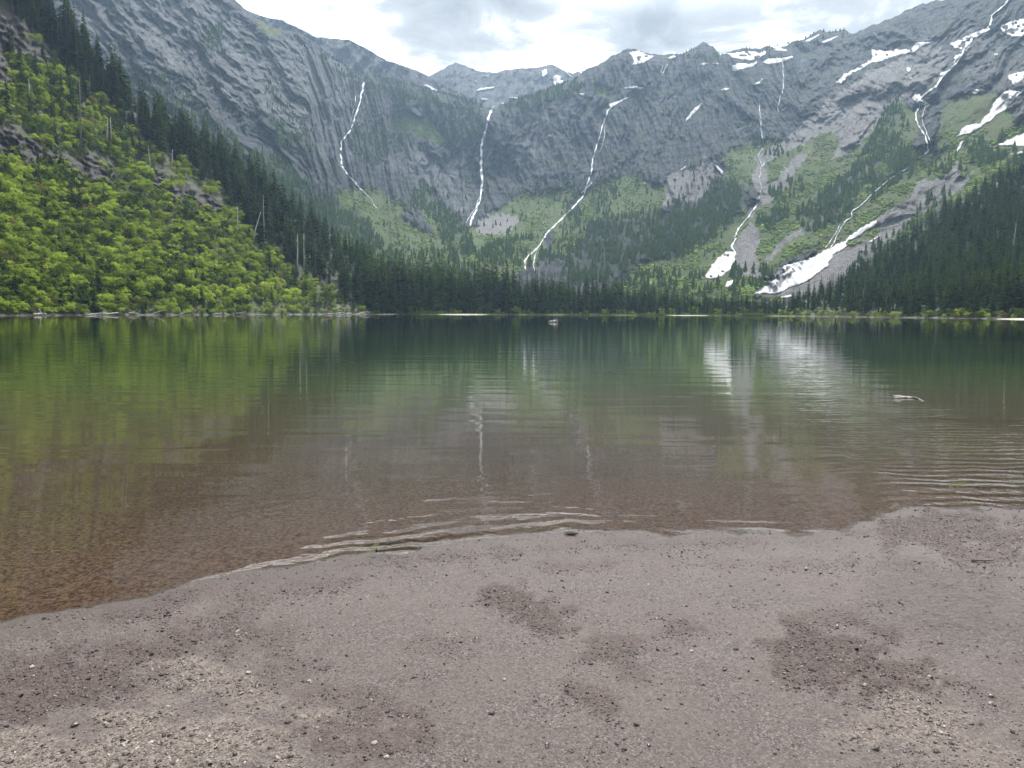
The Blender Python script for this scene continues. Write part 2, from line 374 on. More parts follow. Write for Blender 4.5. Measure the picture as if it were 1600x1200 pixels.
FOREST = [[(1115, 285), (1140, 280), (1160, 300), (1145, 350), (1080, 400), (1010, 410), (1030, 360), (1090, 320)], [(880, 400), (940, 340), (1040, 330), (1100, 320), (1090, 370), (1000, 410), (950, 440), (890, 440)],
    [(1155, 300), (1190, 302), (1180, 320), (1150, 350), (1130, 350)], [(1240, 335), (1300, 290), (1370, 250), (1420, 215), (1430, 265), (1370, 310), (1330, 345), (1265, 370)],
    [(1180, 350), (1230, 318), (1232, 340), (1200, 360)],
    [(655, 285), (680, 310), (730, 360), (745, 400), (700, 400), (680, 350), (640, 310)], [(545, 190), (620, 190), (640, 230), (580, 260), (550, 240)],
    [(330, 240), (420, 230), (500, 300), (560, 330), (600, 380), (560, 420), (430, 330)], [(420, 180), (460, 200), (500, 240), (440, 230)],
    [(318, 40), (350, 35), (345, 70), (325, 85)], [(1385, 160), (1405, 150), (1400, 200), (1360, 250), (1365, 210)], [(660, 145), (745, 165), (750, 180), (700, 175), (600, 150), (560, 125), (600, 122)],
    [(700, 190), (755, 200), (745, 220), (700, 215)], [(775, 170), (850, 140), (900, 128), (880, 160), (800, 190)]]
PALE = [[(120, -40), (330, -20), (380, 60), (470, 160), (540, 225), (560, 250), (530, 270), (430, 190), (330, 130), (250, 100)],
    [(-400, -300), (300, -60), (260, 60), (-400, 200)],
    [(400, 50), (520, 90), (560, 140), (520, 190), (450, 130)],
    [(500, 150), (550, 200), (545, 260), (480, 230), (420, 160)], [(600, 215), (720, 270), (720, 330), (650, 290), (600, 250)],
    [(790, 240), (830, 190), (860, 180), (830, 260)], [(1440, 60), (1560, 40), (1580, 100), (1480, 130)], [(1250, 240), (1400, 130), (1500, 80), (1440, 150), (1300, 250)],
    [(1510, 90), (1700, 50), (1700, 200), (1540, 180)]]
def region(x, y, polys, amp=14, seed=60, soft=5):
    m = np.zeros(np.shape(x))
    for k in range(soft):
        wx = x + fbm(x / 55, y / 55, 5, seed) * amp * 1.6 + pn(x / 7, y / 7, seed + k * 3 + 7) * 13
        wy = y + fbm(x / 55, y / 55, 5, seed + 5) * amp * 1.6 + pn(x / 7, y / 7, seed + k * 3 + 9) * 13
        mm = np.zeros(np.shape(x), bool)
        for p in polys: mm |= inpoly(wx, wy, p)
        m += mm
    return m / soft
def green_m(x, y): return region(x, y, GREEN, 12, 60)
def cirque_R(x, y): return CR(x, y) + crag(x, y) * sstep(484, 440, y) * sstep(-5, 25, y - SKY(x) + 6)
def cirque(x, y): return at(x, y, cirque_R(x, y))

xs = np.concatenate([np.arange(-700, -40, 12.), np.arange(-40, 1640, 1.5), np.arange(1640, 2300, 12.)])
tt = np.linspace(0, 1, 330)
top = SKY(xs) + fbm(xs / 14, xs * 0 + 3, 5, 70) * 5 * sstep(380, 420, xs)
X = np.broadcast_to(xs, (len(tt), len(xs))); Y = 489 + (top - 489)[None, :] * tt[:, None]
RR = cirque_R(X, Y)
P = at(X, Y, RR)
_xi = np.arange(len(xs))
def cirque(x, y):
    x, y = np.broadcast_arrays(np.asarray(x, float), np.asarray(y, float))
    fx = np.clip(np.interp(x, xs, _xi), 0, len(xs) - 1.001); tp = np.interp(x, xs, top)
    ft = np.clip((489 - y) / (489 - tp), 0, 1) * (len(tt) - 1.001)
    i0 = np.floor(ft).astype(int); j0 = np.floor(fx).astype(int); u = ft - i0; v = fx - j0
    r = RR[i0, j0] * (1 - u) * (1 - v) + RR[i0 + 1, j0] * u * (1 - v) + RR[i0, j0 + 1] * (1 - u) * v + RR[i0 + 1, j0 + 1] * u * v
    return at(x, y, r)
# back of the ridge, falling away behind the skyline
back = []
for k, (dr, dz) in enumerate([(25, -6), (80, -45), (200, -190), (420, -420)]):
    b = P[-1].copy(); h = np.hypot(b[:, 0], b[:, 1])[:, None]
    b[:, :2] *= (h + dr) / h; b[:, 2] += dz + (pn(xs / 9, xs * 0 + k) * 8); back.append(b[None])
PP = np.concatenate([P] + back, 0)
def att(v): return np.concatenate([v, np.repeat(v[-1:], 4, 0)], 0)
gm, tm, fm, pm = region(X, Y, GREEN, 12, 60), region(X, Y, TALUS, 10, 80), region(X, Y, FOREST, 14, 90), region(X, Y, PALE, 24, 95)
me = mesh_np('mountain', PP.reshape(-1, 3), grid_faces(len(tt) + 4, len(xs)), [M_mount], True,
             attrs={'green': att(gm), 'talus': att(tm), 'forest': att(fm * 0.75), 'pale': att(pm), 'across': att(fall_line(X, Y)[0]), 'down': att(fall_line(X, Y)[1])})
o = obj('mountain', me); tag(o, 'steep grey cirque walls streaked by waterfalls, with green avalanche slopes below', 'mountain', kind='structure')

# ridges behind the rim
def back_ridge(name, sky, base_y, r0, r1, x0, x1, label, seed, gy=None):
    S = pl(sky); xx = np.arange(x0, x1, 2.0); t = np.linspace(0, 1, 90)
    tp = S(xx) + fbm(xx / 12, xx * 0, 4, seed) * 2.5
    Xg = np.broadcast_to(xx, (len(t), len(xx))); Yg = base_y + (tp - base_y)[None] * t[:, None]
    a, e = Xg * 2, Yg * 2
    Rg = r0 + (r1 - r0) * t[:, None] ** 0.9 + fbm((a + e * .4) / 70, e / 200, 4, seed, ridged=True) * -110 + fbm(a / 20, e / 30, 4, seed + 4) * 26
    Pg = at(Xg, Yg, Rg)
    bk = []
    for dr, dz in ((60, -30), (300, -300)):
        b = Pg[-1].copy(); h = np.hypot(b[:, 0], b[:, 1])[:, None]; b[:, :2] *= (h + dr) / h; b[:, 2] += dz; bk.append(b[None])
    PPg = np.concatenate([Pg] + bk)
    g = np.clip(fbm(a / 120, e / 120, 3, seed + 8) * 1.2 + 0.1, 0, 1) * 0.5
    z = np.zeros_like(g); f = lambda v: np.concatenate([v, v[-1:], v[-1:]])
    o = obj(name, mesh_np(name, PPg.reshape(-1, 3), grid_faces(len(t) + 2, len(xx)), [M_far], True,
            attrs={'green': f(g), 'talus': f(z + .25), 'forest': f(z), 'pale': f(z + .2), 'across': f(a), 'down': f(e)}))
    tag(o, label, 'mountain', kind='structure')
    def surf(x, y):
        tv = (y - base_y) / (S(x) - base_y); a, e = x * 2, y * 2
        return at(x, y, r0 + (r1 - r0) * np.clip(tv, 0, 1) ** 0.9 + fbm((a + e * .4) / 70, e / 200, 4, seed, ridged=True) * -110 + fbm(a / 20, e / 30, 4, seed + 4) * 26)
    return surf
ridge_s = back_ridge('ridge', [(340, -30), (380, 12), (400, 22), (440, 32), (475, 47), (490, 57), (520, 60), (545, 62), (560, 69), (600, 92), (650, 110), (668, 118), (690, 130), (720, 146), (760, 168), (800, 200)], 230, 1950, 2250, 340, 800, 'smooth grey ridge sloping down behind the left rim of the wall', 101)
peak_s = back_ridge('peak', [(600, 170), (640, 135), (668, 120), (685, 112), (700, 103), (712, 98), (725, 102), (745, 110), (770, 114), (790, 110), (810, 107), (835, 106), (850, 103), (862, 100), (872, 105), (885, 112), (895, 115), (905, 111), (912, 118), (930, 130), (980, 150)], 215, 2200, 2700, 600, 980, 'far pointed peak with snow streaks in the gap above the central waterfall', 121)

# ------------------------------------------------------------------ left hill and right hill
LRIDGE = pl([(-700, -330), (-300, -210), (0, -40), (80, 48), (120, 90), (160, 130), (200, 170), (250, 203), (290, 225), (320, 242), (350, 265), (390, 290), (420, 318), (450, 338), (480, 358), (520, 392), (560, 416), (600, 436), (640, 455), (680, 476), (720, 486)])
LSHORE = pl([(-700, 170), (-300, 220), (0, 262), (300, 335), (500, 420), (600, 480), (660, 520), (720, 560)])
LRIDGR = pl([(-700, 420), (-300, 460), (0, 480), (200, 500), (400, 545), (560, 590), (650, 600), (720, 610)])
RRIDGE = pl([(1215, 489), (1235, 484), (1300, 455), (1350, 425), (1400, 390), (1450, 352), (1500, 320), (1560, 288), (1600, 272), (1750, 190), (1900, 110), (2300, -80)])
RSHORE = pl([(1215, 560), (1300, 500), (1400, 430), (1500, 380), (1600, 345), (1900, 270), (2300, 200)])
RRIDGR = pl([(1215, 600), (1300, 620), (1400, 680), (1600, 740), (1900, 700), (2300, 600)])
def hill_R(x, y, shore, ridge, ridgr, seed, amp):
    ys = level_row(x, shore(x), 0.15)
    t = np.clip((ys - y) / (ys - ridge(x)), 0, 1.0)
    r = shore(x) + (ridgr(x) - shore(x)) * t ** 0.95
    a, e = x * 0.5, y * 0.5
    d = fbm((a - e * 0.3) / 22, e / 40, 4, seed) * amp + fbm(a / 5, e / 4, 3, seed + 3) * amp * 0.22
    return r + d * sstep(0, 0.12, t), t
def left_hill(x, y): return at(x, y, hill_R(x, y, LSHORE, LRIDGE, LRIDGR, 140, 16)[0])
def right_hill(x, y): return at(x, y, hill_R(x, y, RSHORE, RRIDGE, RRIDGR, 160, 14)[0])
ROCKS = [[(-20, 0), (20, 20), (60, 50), (92, 88), (78, 104), (25, 92), (-20, 78)], [(-20, 200), (30, 205), (70, 225), (75, 258), (20, 262), (-20, 250)], [(95, 255), (140, 240), (180, 262), (185, 290), (130, 290), (100, 280)],
    [(235, 262), (290, 285), (350, 318), (355, 335), (290, 322), (240, 292)], [(-20, 85), (15, 95), (18, 140), (-20, 150)], [(60, 240), (100, 235), (110, 262), (70, 262)]]
def mat_hill(name):
    m, nt, out = new_mat(name)
    P = geo_pos(nt); n1 = noise(nt, P, 0.12, 7, 0.65); n2 = noise(nt, P, 0.9, 6, 0.7); n3 = noise(nt, geo_pos(nt, (0.5, 0.5, 2.2), (0.25, 0.2, 0)), 0.5, 7, 0.7, 0.8)
    c = mix(nt, ramp(nt, n1, [(0.4, 0), (0.6, 1)]), (0.035, 0.048, 0.018), (0.065, 0.052, 0.034))
    c = mix(nt, ramp(nt, n2, [(0.4, 0), (0.65, 1)]), c, (0.050, 0.072, 0.022))
    rk = mix(nt, ramp(nt, n3, [(0.38, 0), (0.62, 1)]), (0.012, 0.010, 0.011), (0.075, 0.062, 0.056))
    c = mix(nt, ramp(nt, math_(nt, 'ADD', attr(nt, 'rock'), math_(nt, 'MULTIPLY', math_(nt, 'SUBTRACT', n2, .5), .8)), [(0.4, 0), (0.55, 1)]), c, rk)
    sh = mix(nt, n2, (0.06, 0.052, 0.042), (0.17, 0.155, 0.135))
    c = mix(nt, attr(nt, 'shore'), c, sh)
    b = N(nt, 'ShaderNodeBsdfPrincipled', i_Roughness=0.85); nt.links.new(c, b.inputs['Base Color'])
    nrm = bump(nt, n3, 1.0, 2.0); nt.links.new(bump(nt, n2, 0.8, 0.6, nrm), b.inputs['Normal'])
    nt.links.new(b.outputs[0], out.inputs[0]); return m
M_hill = mat_hill('hill_soil')
def build_hill(name, x0, x1, shore, ridge, ridgr, seed, amp, label):
    xx = np.arange(x0, x1, 3.0); t = np.linspace(0, 1, 150)
    ys = level_row(xx, shore(xx), 0.15)
    Xg = np.broadcast_to(xx, (len(t), len(xx))); Yg = ys[None] + (ridge(xx) - ys)[None] * t[:, None]
    Rg, _ = hill_R(Xg, Yg, shore, ridge, ridgr, seed, amp)
    rock = region(Xg, Yg, ROCKS, 5, 170) if name == 'hill' and x0 < 0 else np.zeros_like(Xg)
    if x0 < 0:
        l = Yg * 0.9 - Xg * .5
        Rg = Rg + rock * ((np.abs((l / 12 + fbm(Xg / 20, Yg / 20, 3, 171)) % 1 - .5)) * 9 - 5)
    Pg = at(Xg, Yg, Rg)
    sh = (sstep(0.007, 0.0, t) * 0.8)[:, None] * np.ones_like(Xg)
    front = Pg[0].copy(); h = np.hypot(front[:, 0], front[:, 1])[:, None]
    front[:, :2] *= (h - 3.5) / h; front[:, 2] = -0.5
    rows = [front[None], Pg]
    for dr, dz in ((15, 4), (60, -5), (200, -60), (400, -180)):
        b = Pg[-1].copy(); h = np.hypot(b[:, 0], b[:, 1])[:, None]; b[:, :2] *= (h + dr) / h; b[:, 2] = np.maximum(b[:, 2] + dz, -5); rows.append(b[None])
    f = lambda v: np.concatenate([v[:1], v] + [v[-1:]] * 4)
    o = obj(name, mesh_np(name, np.concatenate(rows).reshape(-1, 3), grid_faces(len(t) + 5, len(xx)), [M_hill], True, attrs={'rock': f(rock), 'shore': f(sh)}))
    return tag(o, label, 'hill', kind='structure')
build_hill('hill', -700, 722, LSHORE, LRIDGE, LRIDGR, 140, 16, 'steep left hillside with dark rock bands under the shrubs')
build_hill('hill', 1215, 2300, RSHORE, RRIDGE, RRIDGR, 160, 14, 'steep right hillside under the dark conifer forest')

# flat delta at the head of the lake
FSH = pl([(300, 470), (600, 470), (640, 500), (690, 500), (760, 525), (850, 545), (950, 560), (1100, 565), (1200, 560), (1300, 540), (1700, 500)])
xx = np.arange(300, 1700, 3.0); dR = np.array([-4, 0, 1.5, 4, 8, 15, 40, 90, 160, 300, 600.]); dz = np.array([-0.6, 0.05, 0.22, 0.4, 0.6, 0.9, 1.3, 1.9, 2.5, 3.5, 4.5])
dxx, dyy, _ = ray(xx, hor_y(xx))
Rg = (FSH(xx) + fbm(xx / 40, xx * 0, 4, 181) * 7)[None] + dR[:, None]
V = np.stack([dxx[None] * Rg, dyy[None] * Rg, dz[:, None] + pn(xx / 6, xx * 0 + 2)[None] * 0.08 + 0 * Rg], -1)
o = obj('valley_floor', mesh_np('valley_floor', V.reshape(-1, 3), grid_faces(len(dR), len(xx)), [M_hill], True, attrs={'rock': np.zeros(Rg.shape), 'shore': (np.array([.9, .9, .5, .2, .1] + [0] * 6)[:, None] * np.ones_like(Rg))}))
tag(o, 'low flat ground with a pale waterline under the far trees', 'valley floor', kind='structure')

# ------------------------------------------------------------------ beach and lake bed
SHORE_PX = [(-900, 1120), (-400, 1040), (-100, 992), (0, 973), (60, 963), (130, 950), (200, 938), (235, 932), (300, 913), (400, 892), (480, 882), (560, 868), (640, 858), (760, 848), (850, 843), (900, 835), (1000, 834), (1100, 832),
            (1200, 834), (1290, 832), (1340, 824), (1380, 806), (1420, 793), (1480, 790), (1600, 796), (1750, 800), (2100, 800), (2800, 800)]
sp = on_level(*np.array(SHORE_PX, float).T)
def ysh(x): return np.interp(x, sp[:, 0], sp[:, 1])
def gz(x, y):
    d = (ysh(x) - y) * 0.9
    z = np.interp(d, [-2000, -400, -150, -60, -28, -14, -6, 0, 3, 10, 40], [-9, -8, -6, -2.6, -0.95, -0.42, -0.17, 0, 0.055, 0.20, 0.9])
    k = 0.25 + 0.75 * sstep(0.0, 1.2, np.abs(d))
    z = z + fbm(x / 1.6, y / 1.6, 4, 200) * 0.018 * k + fbm(x / 0.3, y / 0.3, 4, 210) * 0.0045
    z = z + fbm(x / 6, y / 6, 3, 215) * 0.10 * sstep(-4, -16, d)
    # gravel patches stand a little rough
    return z
# blobs: (cx, cy, rx, ry, rot deg, strength)
def blob_mask(px, py, blobs, seed, amp=0.55, sc=40):
    m = np.zeros(np.shape(px))
    wx = fbm(px / (sc * 2.2), py / sc, 4, seed)
    for cx, cy, rx, ry, rot, st in blobs:
        a = np.radians(rot); dx, dy = px - cx, py - cy
        q = np.hypot((dx * np.cos(a) + dy * np.sin(a)) / rx, (-dx * np.sin(a) + dy * np.cos(a)) / ry)
        m = np.maximum(m, st * sstep(1.35, 0.55, q + wx * amp * 2.2))
    return m
GRAVEL = [(1300, 1035, 85, 60, 10, 1), (1400, 1075, 95, 38, 14, 1), (1240, 1050, 45, 30, 0, .9), (1290, 980, 70, 22, 5, .7), (820, 950, 70, 28, 20, .95), (850, 975, 45, 20, 10, .8), (960, 1020, 60, 25, -8, .75), (985, 1060, 40, 20, 30, .6), (1080, 992, 50, 12, 5, .75),
    (925, 1105, 40, 22, 20, .7), (90, 1080, 190, 45, -14, .9), (250, 1040, 160, 38, -22, .8), (150, 1010, 120, 18, -10, .5), (60, 1050, 100, 30, 0, .7), (420, 1000, 70, 22, -15, .45), (560, 1100, 90, 30, 10, .5), (560, 1165, 110, 40, 0, .75), (440, 1060, 60, 30, -15, .45),
    (1480, 830, 130, 30, 4, .85), (1560, 870, 90, 22, 0, .7), (1000, 850, 200, 9, -2, .4), (250, 945, 130, 14, -14, .6), (450, 925, 110, 14, -10, .5), (700, 870, 130, 12, -4, .5), (330, 965, 100, 18, -12, .45), (700, 1010, 60, 14, 0, .35), (1230, 880, 140, 9, 0, .4), (880, 885, 70, 9, 0, .5), (1430, 880, 110, 9, 0, .45), (1560, 1110, 80, 16, 20, .4)]
DRY = [(200, 1190, 190, 55, -8, 1), (390, 1165, 95, 45, 10, .95), (300, 1075, 80, 30, -10, .8), (-50, 1200, 120, 50, 0, 1), (1420, 1150, 95, 45, 8, .85), (1540, 1185, 90, 30, 0, .6), (380, 1110, 60, 30, 0, .5)]
STREAK = [(1470, 960, 200, 70, 8, 1), (1620, 1000, 120, 90, 10, .8), (1250, 925, 160, 26, 3, .5)]
# rows of constant bearing step: fine near the viewer, coarser far out
yr = np.concatenate([np.array([3300, 2600, 2100, 1800, 1600, 1450, 1350, 1280, 1240]), np.arange(1215, 770, -1.25), np.arange(770, 640, -2.0), np.arange(640, 540, -2.5), np.arange(540, 506, -2.0)])
xc = np.concatenate([np.arange(-800, -60, 20.), np.arange(-60, 1660, 1.9), np.arange(1660, 2400, 20.)])
Xg, Yg = np.meshgrid(xc, yr)
G = on_level(Xg, Yg, 0.0)
dd = (ysh(G[..., 0]) - G[..., 1]) * 0.9
G[..., 2] = gz(G[..., 0], G[..., 1])
aG = np.clip(blob_mask(Xg, Yg, GRAVEL, 230, .75, 26), 0, 1); aD = blob_mask(Xg, Yg, DRY, 240, .8, 45); aS = blob_mask(Xg, Yg, STREAK, 250, .35, 60)
on = sstep(-0.05, 0.12, dd)
far_rows = []
for R2 in (140, 220, 380, 900, 3900):
    b = G[-1].copy(); h = np.hypot(b[:, 0], b[:, 1])[:, None]; b[:, :2] *= R2 / h; b[:, 2] = -6 - 3 * (R2 > 300); far_rows.append(b[None])
GG = np.concatenate([G] + far_rows); f5 = lambda v: np.concatenate([v] + [v[-1:]] * len(far_rows))
m, nt, out = new_mat('beach_mud')
Pm = geo_pos(nt)
aGr, aDr, aSt, aDep = attr(nt, 'gravel'), attr(nt, 'dry'), attr(nt, 'streak'), attr(nt, 'shoredist')
nL = noise(nt, Pm, 0.9, 5, 0.6); nM = noise(nt, Pm, 6, 5, 0.6); nF = noise(nt, Pm, 55, 5, 0.7)
vor = N(nt, 'ShaderNodeTexVoronoi', i_Scale=95.0); nt.links.new(Pm, vor.inputs['Vector'])
vor2 = N(nt, 'ShaderNodeTexVoronoi', i_Scale=210.0); nt.links.new(Pm, vor2.inputs['Vector'])
sepv = N(nt, 'ShaderNodeSeparateColor'); nt.links.new(vor.outputs['Color'], sepv.inputs[0])
mud = mix(nt, ramp(nt, nL, [(0.3, 0), (0.7, 1)]), (0.052, 0.035, 0.029), (0.086, 0.061, 0.052))
mud = mix(nt, ramp(nt, nM, [(0.35, 0), (0.7, 0.5)]), mud, (0.050, 0.036, 0.032))
mud = mix(nt, ramp(nt, nF, [(0.40, 0.0), (0.68, 0.7)]), mud, (0.135, 0.110, 0.104))
vor3 = N(nt, 'ShaderNodeTexVoronoi', i_Scale=150.0); nt.links.new(Pm, vor3.inputs['Vector'])
sp3 = N(nt, 'ShaderNodeSeparateColor'); nt.links.new(vor3.outputs['Color'], sp3.inputs[0])
clus = ramp(nt, noise(nt, Pm, 2.6, 6, 0.7), [(0.42, 0.35), (0.60, 1.0)])
mud = mix(nt, math_(nt, 'MULTIPLY', ramp(nt, sp3.outputs[0], [(0.60, 0), (0.72, 0.9)]), clus), mud, (0.022, 0.017, 0.016))
mud = mix(nt, math_(nt, 'MULTIPLY', ramp(nt, sp3.outputs[1], [(0.86, 0), (0.93, 0.7)]), clus), mud, (0.20, 0.17, 0.16))
grv = mix(nt, ramp(nt, sepv.outputs[0], [(0.2, 0), (0.95, 1)]), (0.022, 0.012, 0.010), (0.088, 0.056, 0.047))
dry = mix(nt, ramp(nt, sepv.outputs[1], [(0.1, 0), (0.9, 1)]), (0.070, 0.054, 0.046), (0.19, 0.158, 0.138))
c = mix(nt, math_(nt, 'MULTIPLY', aGr, 0.85), mud, grv)
c = mix(nt, aDr, c, dry)
_gp = N(nt, 'ShaderNodeNewGeometry'); _sz = N(nt, 'ShaderNodeSeparateXYZ'); nt.links.new(_gp.outputs['Position'], _sz.inputs[0])
wet = ramp(nt, math_(nt, 'ADD', math_(nt, 'MULTIPLY', _sz.outputs[2], 100.0), 0.5, True), [(0.35, 1), (0.5, 0)])
# under water: red gravel; olive, then dark green painted for light lost to water
bedn = noise(nt, geo_pos(nt, (1.4, 1.0, 1)), 26, 8, 0.8)
bedb = noise(nt, Pm, 0.35, 5, 0.6)
red = mix(nt, ramp(nt, bedn, [(0.42, 0), (0.60, 1)]), (0.022, 0.011, 0.008), (0.140, 0.082, 0.059))
red = mix(nt, ramp(nt, sepv.outputs[0], [(0.72, 0.0), (0.95, 0.8)]), red, (0.13, 0.085, 0.065))
brn = mix(nt, ramp(nt, bedn, [(0.42, 0), (0.60, 1)]), (0.022, 0.015, 0.010), (0.150, 0.108, 0.076))
brn = mix(nt, ramp(nt, bedb, [(0.35, 0), (0.65, 0.5)]), brn, (0.045, 0.024, 0.017))
olv = mix(nt, bedb, (0.034, 0.042, 0.016), (0.078, 0.086, 0.038))
deep = (0.016, 0.028, 0.012)
bed = mix(nt, ramp(nt, math_(nt, 'MULTIPLY', aDep, -1 / 10.0, True), [(0.0, 0), (0.30, 1)]), red, brn)
bed = mix(nt, ramp(nt, math_(nt, 'MULTIPLY', aDep, -1 / 40.0, True), [(0.12, 0), (0.45, 1)]), bed, olv)
bed = mix(nt, ramp(nt, math_(nt, 'MULTIPLY', aDep, -1 / 100.0, True), [(0.14, 0), (0.5, 1)]), bed, deep)
c = mix(nt, ramp(nt, math_(nt, 'MULTIPLY', _sz.outputs[2], 50.0, True), [(0.0, 0.55), (0.5, 0.0)]), c, (0.040, 0.026, 0.022))
c = mix(nt, wet, c, bed)
b = N(nt, 'ShaderNodeBsdfPrincipled')
nt.links.new(c, b.inputs['Base Color'])
rg = mix(nt, ramp(nt, nF, [(0.4, 0), (0.6, 1)]), (0.34, 0.34, 0.34), (0.55, 0.55, 0.55))
rg = mix(nt, math_(nt, 'MAXIMUM', aDr, math_(nt, 'MULTIPLY', aGr, .6)), rg, (0.8, 0.8, 0.8))
rg = mix(nt, math_(nt, 'MULTIPLY', aSt, 0.8), rg, (0.27, 0.27, 0.27))
nt.links.new(rg, b.inputs['Roughness']); nt.links.new(math_(nt, 'MULTIPLY', math_(nt, 'SUBTRACT', 1.0, wet), 0.34), b.inputs['Specular IOR Level'])
st = N(nt, 'ShaderNodeTexNoise', i_Scale=1.0, i_Detail=4.0, i_Distortion=0.6); nt.links.new(geo_pos(nt, (9, 38, 1), (0, 0, 0.28)), st.inputs['Vector'])
h1 = bump(nt, noise(nt, Pm, 14, 6, 0.65), 0.8, 0.02); h1 = bump(nt, nF, 0.9, 0.010, h1)
vh = math_(nt, 'MULTIPLY', math_(nt, 'SUBTRACT', 1.0, vor.outputs['Distance']), math_(nt, 'MAXIMUM', aGr, math_(nt, 'MAXIMUM', aDr, 0.16)))
h2 = bump(nt, vh, 0.9, 0.006, h1)
h3 = bump(nt, math_(nt, 'MULTIPLY', st.outputs[0], aSt), 0.9, 0.02, h2)
h4 = bump(nt, vor2.outputs['Distance'], 0.35, 0.003, h3)
nt.links.new(h4, b.inputs['Normal']); nt.links.new(b.outputs[0], out.inputs[0])
M_beach = m
o = obj('beach', mesh_np('beach', GG.reshape(-1, 3), grid_faces(*GG.shape[:2]), [M_beach], True,
    attrs={'gravel': f5(aG * on), 'dry': f5(aD * on), 'streak': f5(aS * on), 'shoredist': f5(dd)}))
tag(o, 'wet mauve mud beach running down into the clear lake bed', 'beach', kind='structure')

# water surface
yw = np.concatenate([[2600, 1900, 1500, 1300], np.arange(1200, 780, -6.), np.arange(780, 492.5, -3.)])
xw = np.concatenate([np.arange(-800, -60, 60.), np.arange(-60, 1660, 12), np.arange(1660, 2400, 60.)])
Xw, Yw = np.meshgrid(xw, yw); Wp = on_level(Xw, Yw - (Xw < 2e3) * 0, 0.0)
rw = np.concatenate([np.geomspace(1.2, 12, 90), np.geomspace(12.5, 700, 60)])
aw = np.radians(np.linspace(-62, 62, 320))
Wp = np.stack([np.sin(aw)[None] * rw[:, None], np.cos(aw)[None] * rw[:, None], np.zeros((len(rw), len(aw)))], -1)
m, nt, out = new_mat('lake_water')
g = N(nt, 'ShaderNodeNewGeometry')
sx = N(nt, 'ShaderNodeSeparateXYZ'); nt.links.new(g.outputs['Position'], sx.inputs[0])
w1 = noise(nt, geo_pos(nt, (0.22, 1.0, 1), (0, 0, 0.06)), 1.0, 2, 0.45, 0.6)
w2 = noise(nt, geo_pos(nt, (1.6, 7.5, 1), (0, 0, -0.12)), 1.0, 3, 0.5, 0.8)
w3 = noise(nt, geo_pos(nt, (7, 20, 1), (0, 0, 0.2)), 1.0, 3, 0.55, 0.5)
calm = ramp(nt, noise(nt, geo_pos(nt, (0.04, 0.12, 1)), 1.0, 3, 0.5), [(0.35, 0.35), (0.65, 1.0)])
nr = bump(nt, w1, 1.0, 0.013)
nr = bump(nt, math_(nt, 'MULTIPLY', w2, calm), 1.0, 0.0011, nr)
nr = bump(nt, w3, 1.0, 0.00025, nr)
# wavelets running along the shore
offs = attr(nt, 'offshore')
ph = math_(nt, 'ADD', math_(nt, 'MULTIPLY', offs, 2 * math.pi / 0.23), math_(nt, 'MULTIPLY', noise(nt, geo_pos(nt, (0.9, 0.9, 1)), 1.0, 4, 0.6), 20.0))
crest = math_(nt, 'SINE', ph)
near = math_(nt, 'MULTIPLY', attr(nt, 'wavelets'), ramp(nt, noise(nt, geo_pos(nt, (1.2, 2.5, 1)), 1.0, 3, 0.6), [(0.35, 0.35), (0.6, 1.0)]))
nr = bump(nt, math_(nt, 'MULTIPLY', crest, near), 1.0, 0.0098, nr)
fr = N(nt, 'ShaderNodeFresnel', i_IOR=1.31); nt.links.new(nr, fr.inputs['Normal'])
gl = N(nt, 'ShaderNodeBsdfGlossy', i_Roughness=0.006); nt.links.new(nr, gl.inputs['Normal'])
gl.inputs[0].default_value = (1, 1, 1, 1)
tr = N(nt, 'ShaderNodeBsdfTransparent'); tr.inputs[0].default_value = (0.93, 0.97, 0.93, 1)
ms = N(nt, 'ShaderNodeMixShader'); nt.links.new(fr.outputs[0], ms.inputs[0]); nt.links.new(tr.outputs[0], ms.inputs[1]); nt.links.new(gl.outputs[0], ms.inputs[2])
nt.links.new(ms.outputs[0], out.inputs[0])
M_water = m
o = obj('water', mesh_np('water', Wp.reshape(-1, 3), grid_faces(len(rw), len(aw)), [M_water], True, attrs={'offshore': (Wp[..., 1] - ysh(Wp[..., 0])) * .9, 'wavelets': np.clip(blob_mask(*world_to_px(Wp[..., 0], Wp[..., 1], Wp[..., 2]), [(690, 848, 190, 24, -5, 1), (530, 874, 110, 14, -10, .9), (850, 826, 90, 14, 0, .8), (1580, 762, 130, 36, 0, 1), (1410, 748, 40, 30, 0, .5), (1290, 620, 120, 60, 20, .10), (1480, 700, 200, 60, 0, .16), (900, 800, 500, 60, 0, .04), (1150, 834, 190, 4, 0, .8), (350, 900, 80, 5, -14, .7)], 870, .3, 40) + .03 * sstep(-3, 0, -(Wp[..., 1] - ysh(Wp[..., 0]))), 0, 1)}))
tag(o, 'clear calm lake, brown in the shallows and green further out', 'lake', kind='structure')

# gravel: countless pebbles on the beach, one object
ico_v = []; t_ = (1 + 5 ** .5) / 2
ico_v = np.array([(-1, t_, 0), (1, t_, 0), (-1, -t_, 0), (1, -t_, 0), (0, -1, t_), (0, 1, t_), (0, -1, -t_), (0, 1, -t_), (t_, 0, -1), (t_, 0, 1), (-t_, 0, -1), (-t_, 0, 1)], float)
ico_v /= np.linalg.norm(ico_v[0])
ico_f = np.array([(0, 11, 5), (0, 5, 1), (0, 1, 7), (0, 7, 10), (0, 10, 11), (1, 5, 9), (5, 11, 4), (11, 10, 2), (10, 7, 6), (7, 1, 8), (3, 9, 4), (3, 4, 2), (3, 2, 6), (3, 6, 8), (3, 8, 9), (4, 9, 5), (2, 4, 11), (6, 2, 10), (8, 6, 7), (9, 8, 1)])
nP = 620000
x = rng.uniform(-6.5, 6.5, nP); y = rng.uniform(2.1, 9.0, nP)
px, py = world_to_px(x, y, x * 0 + 0.03)
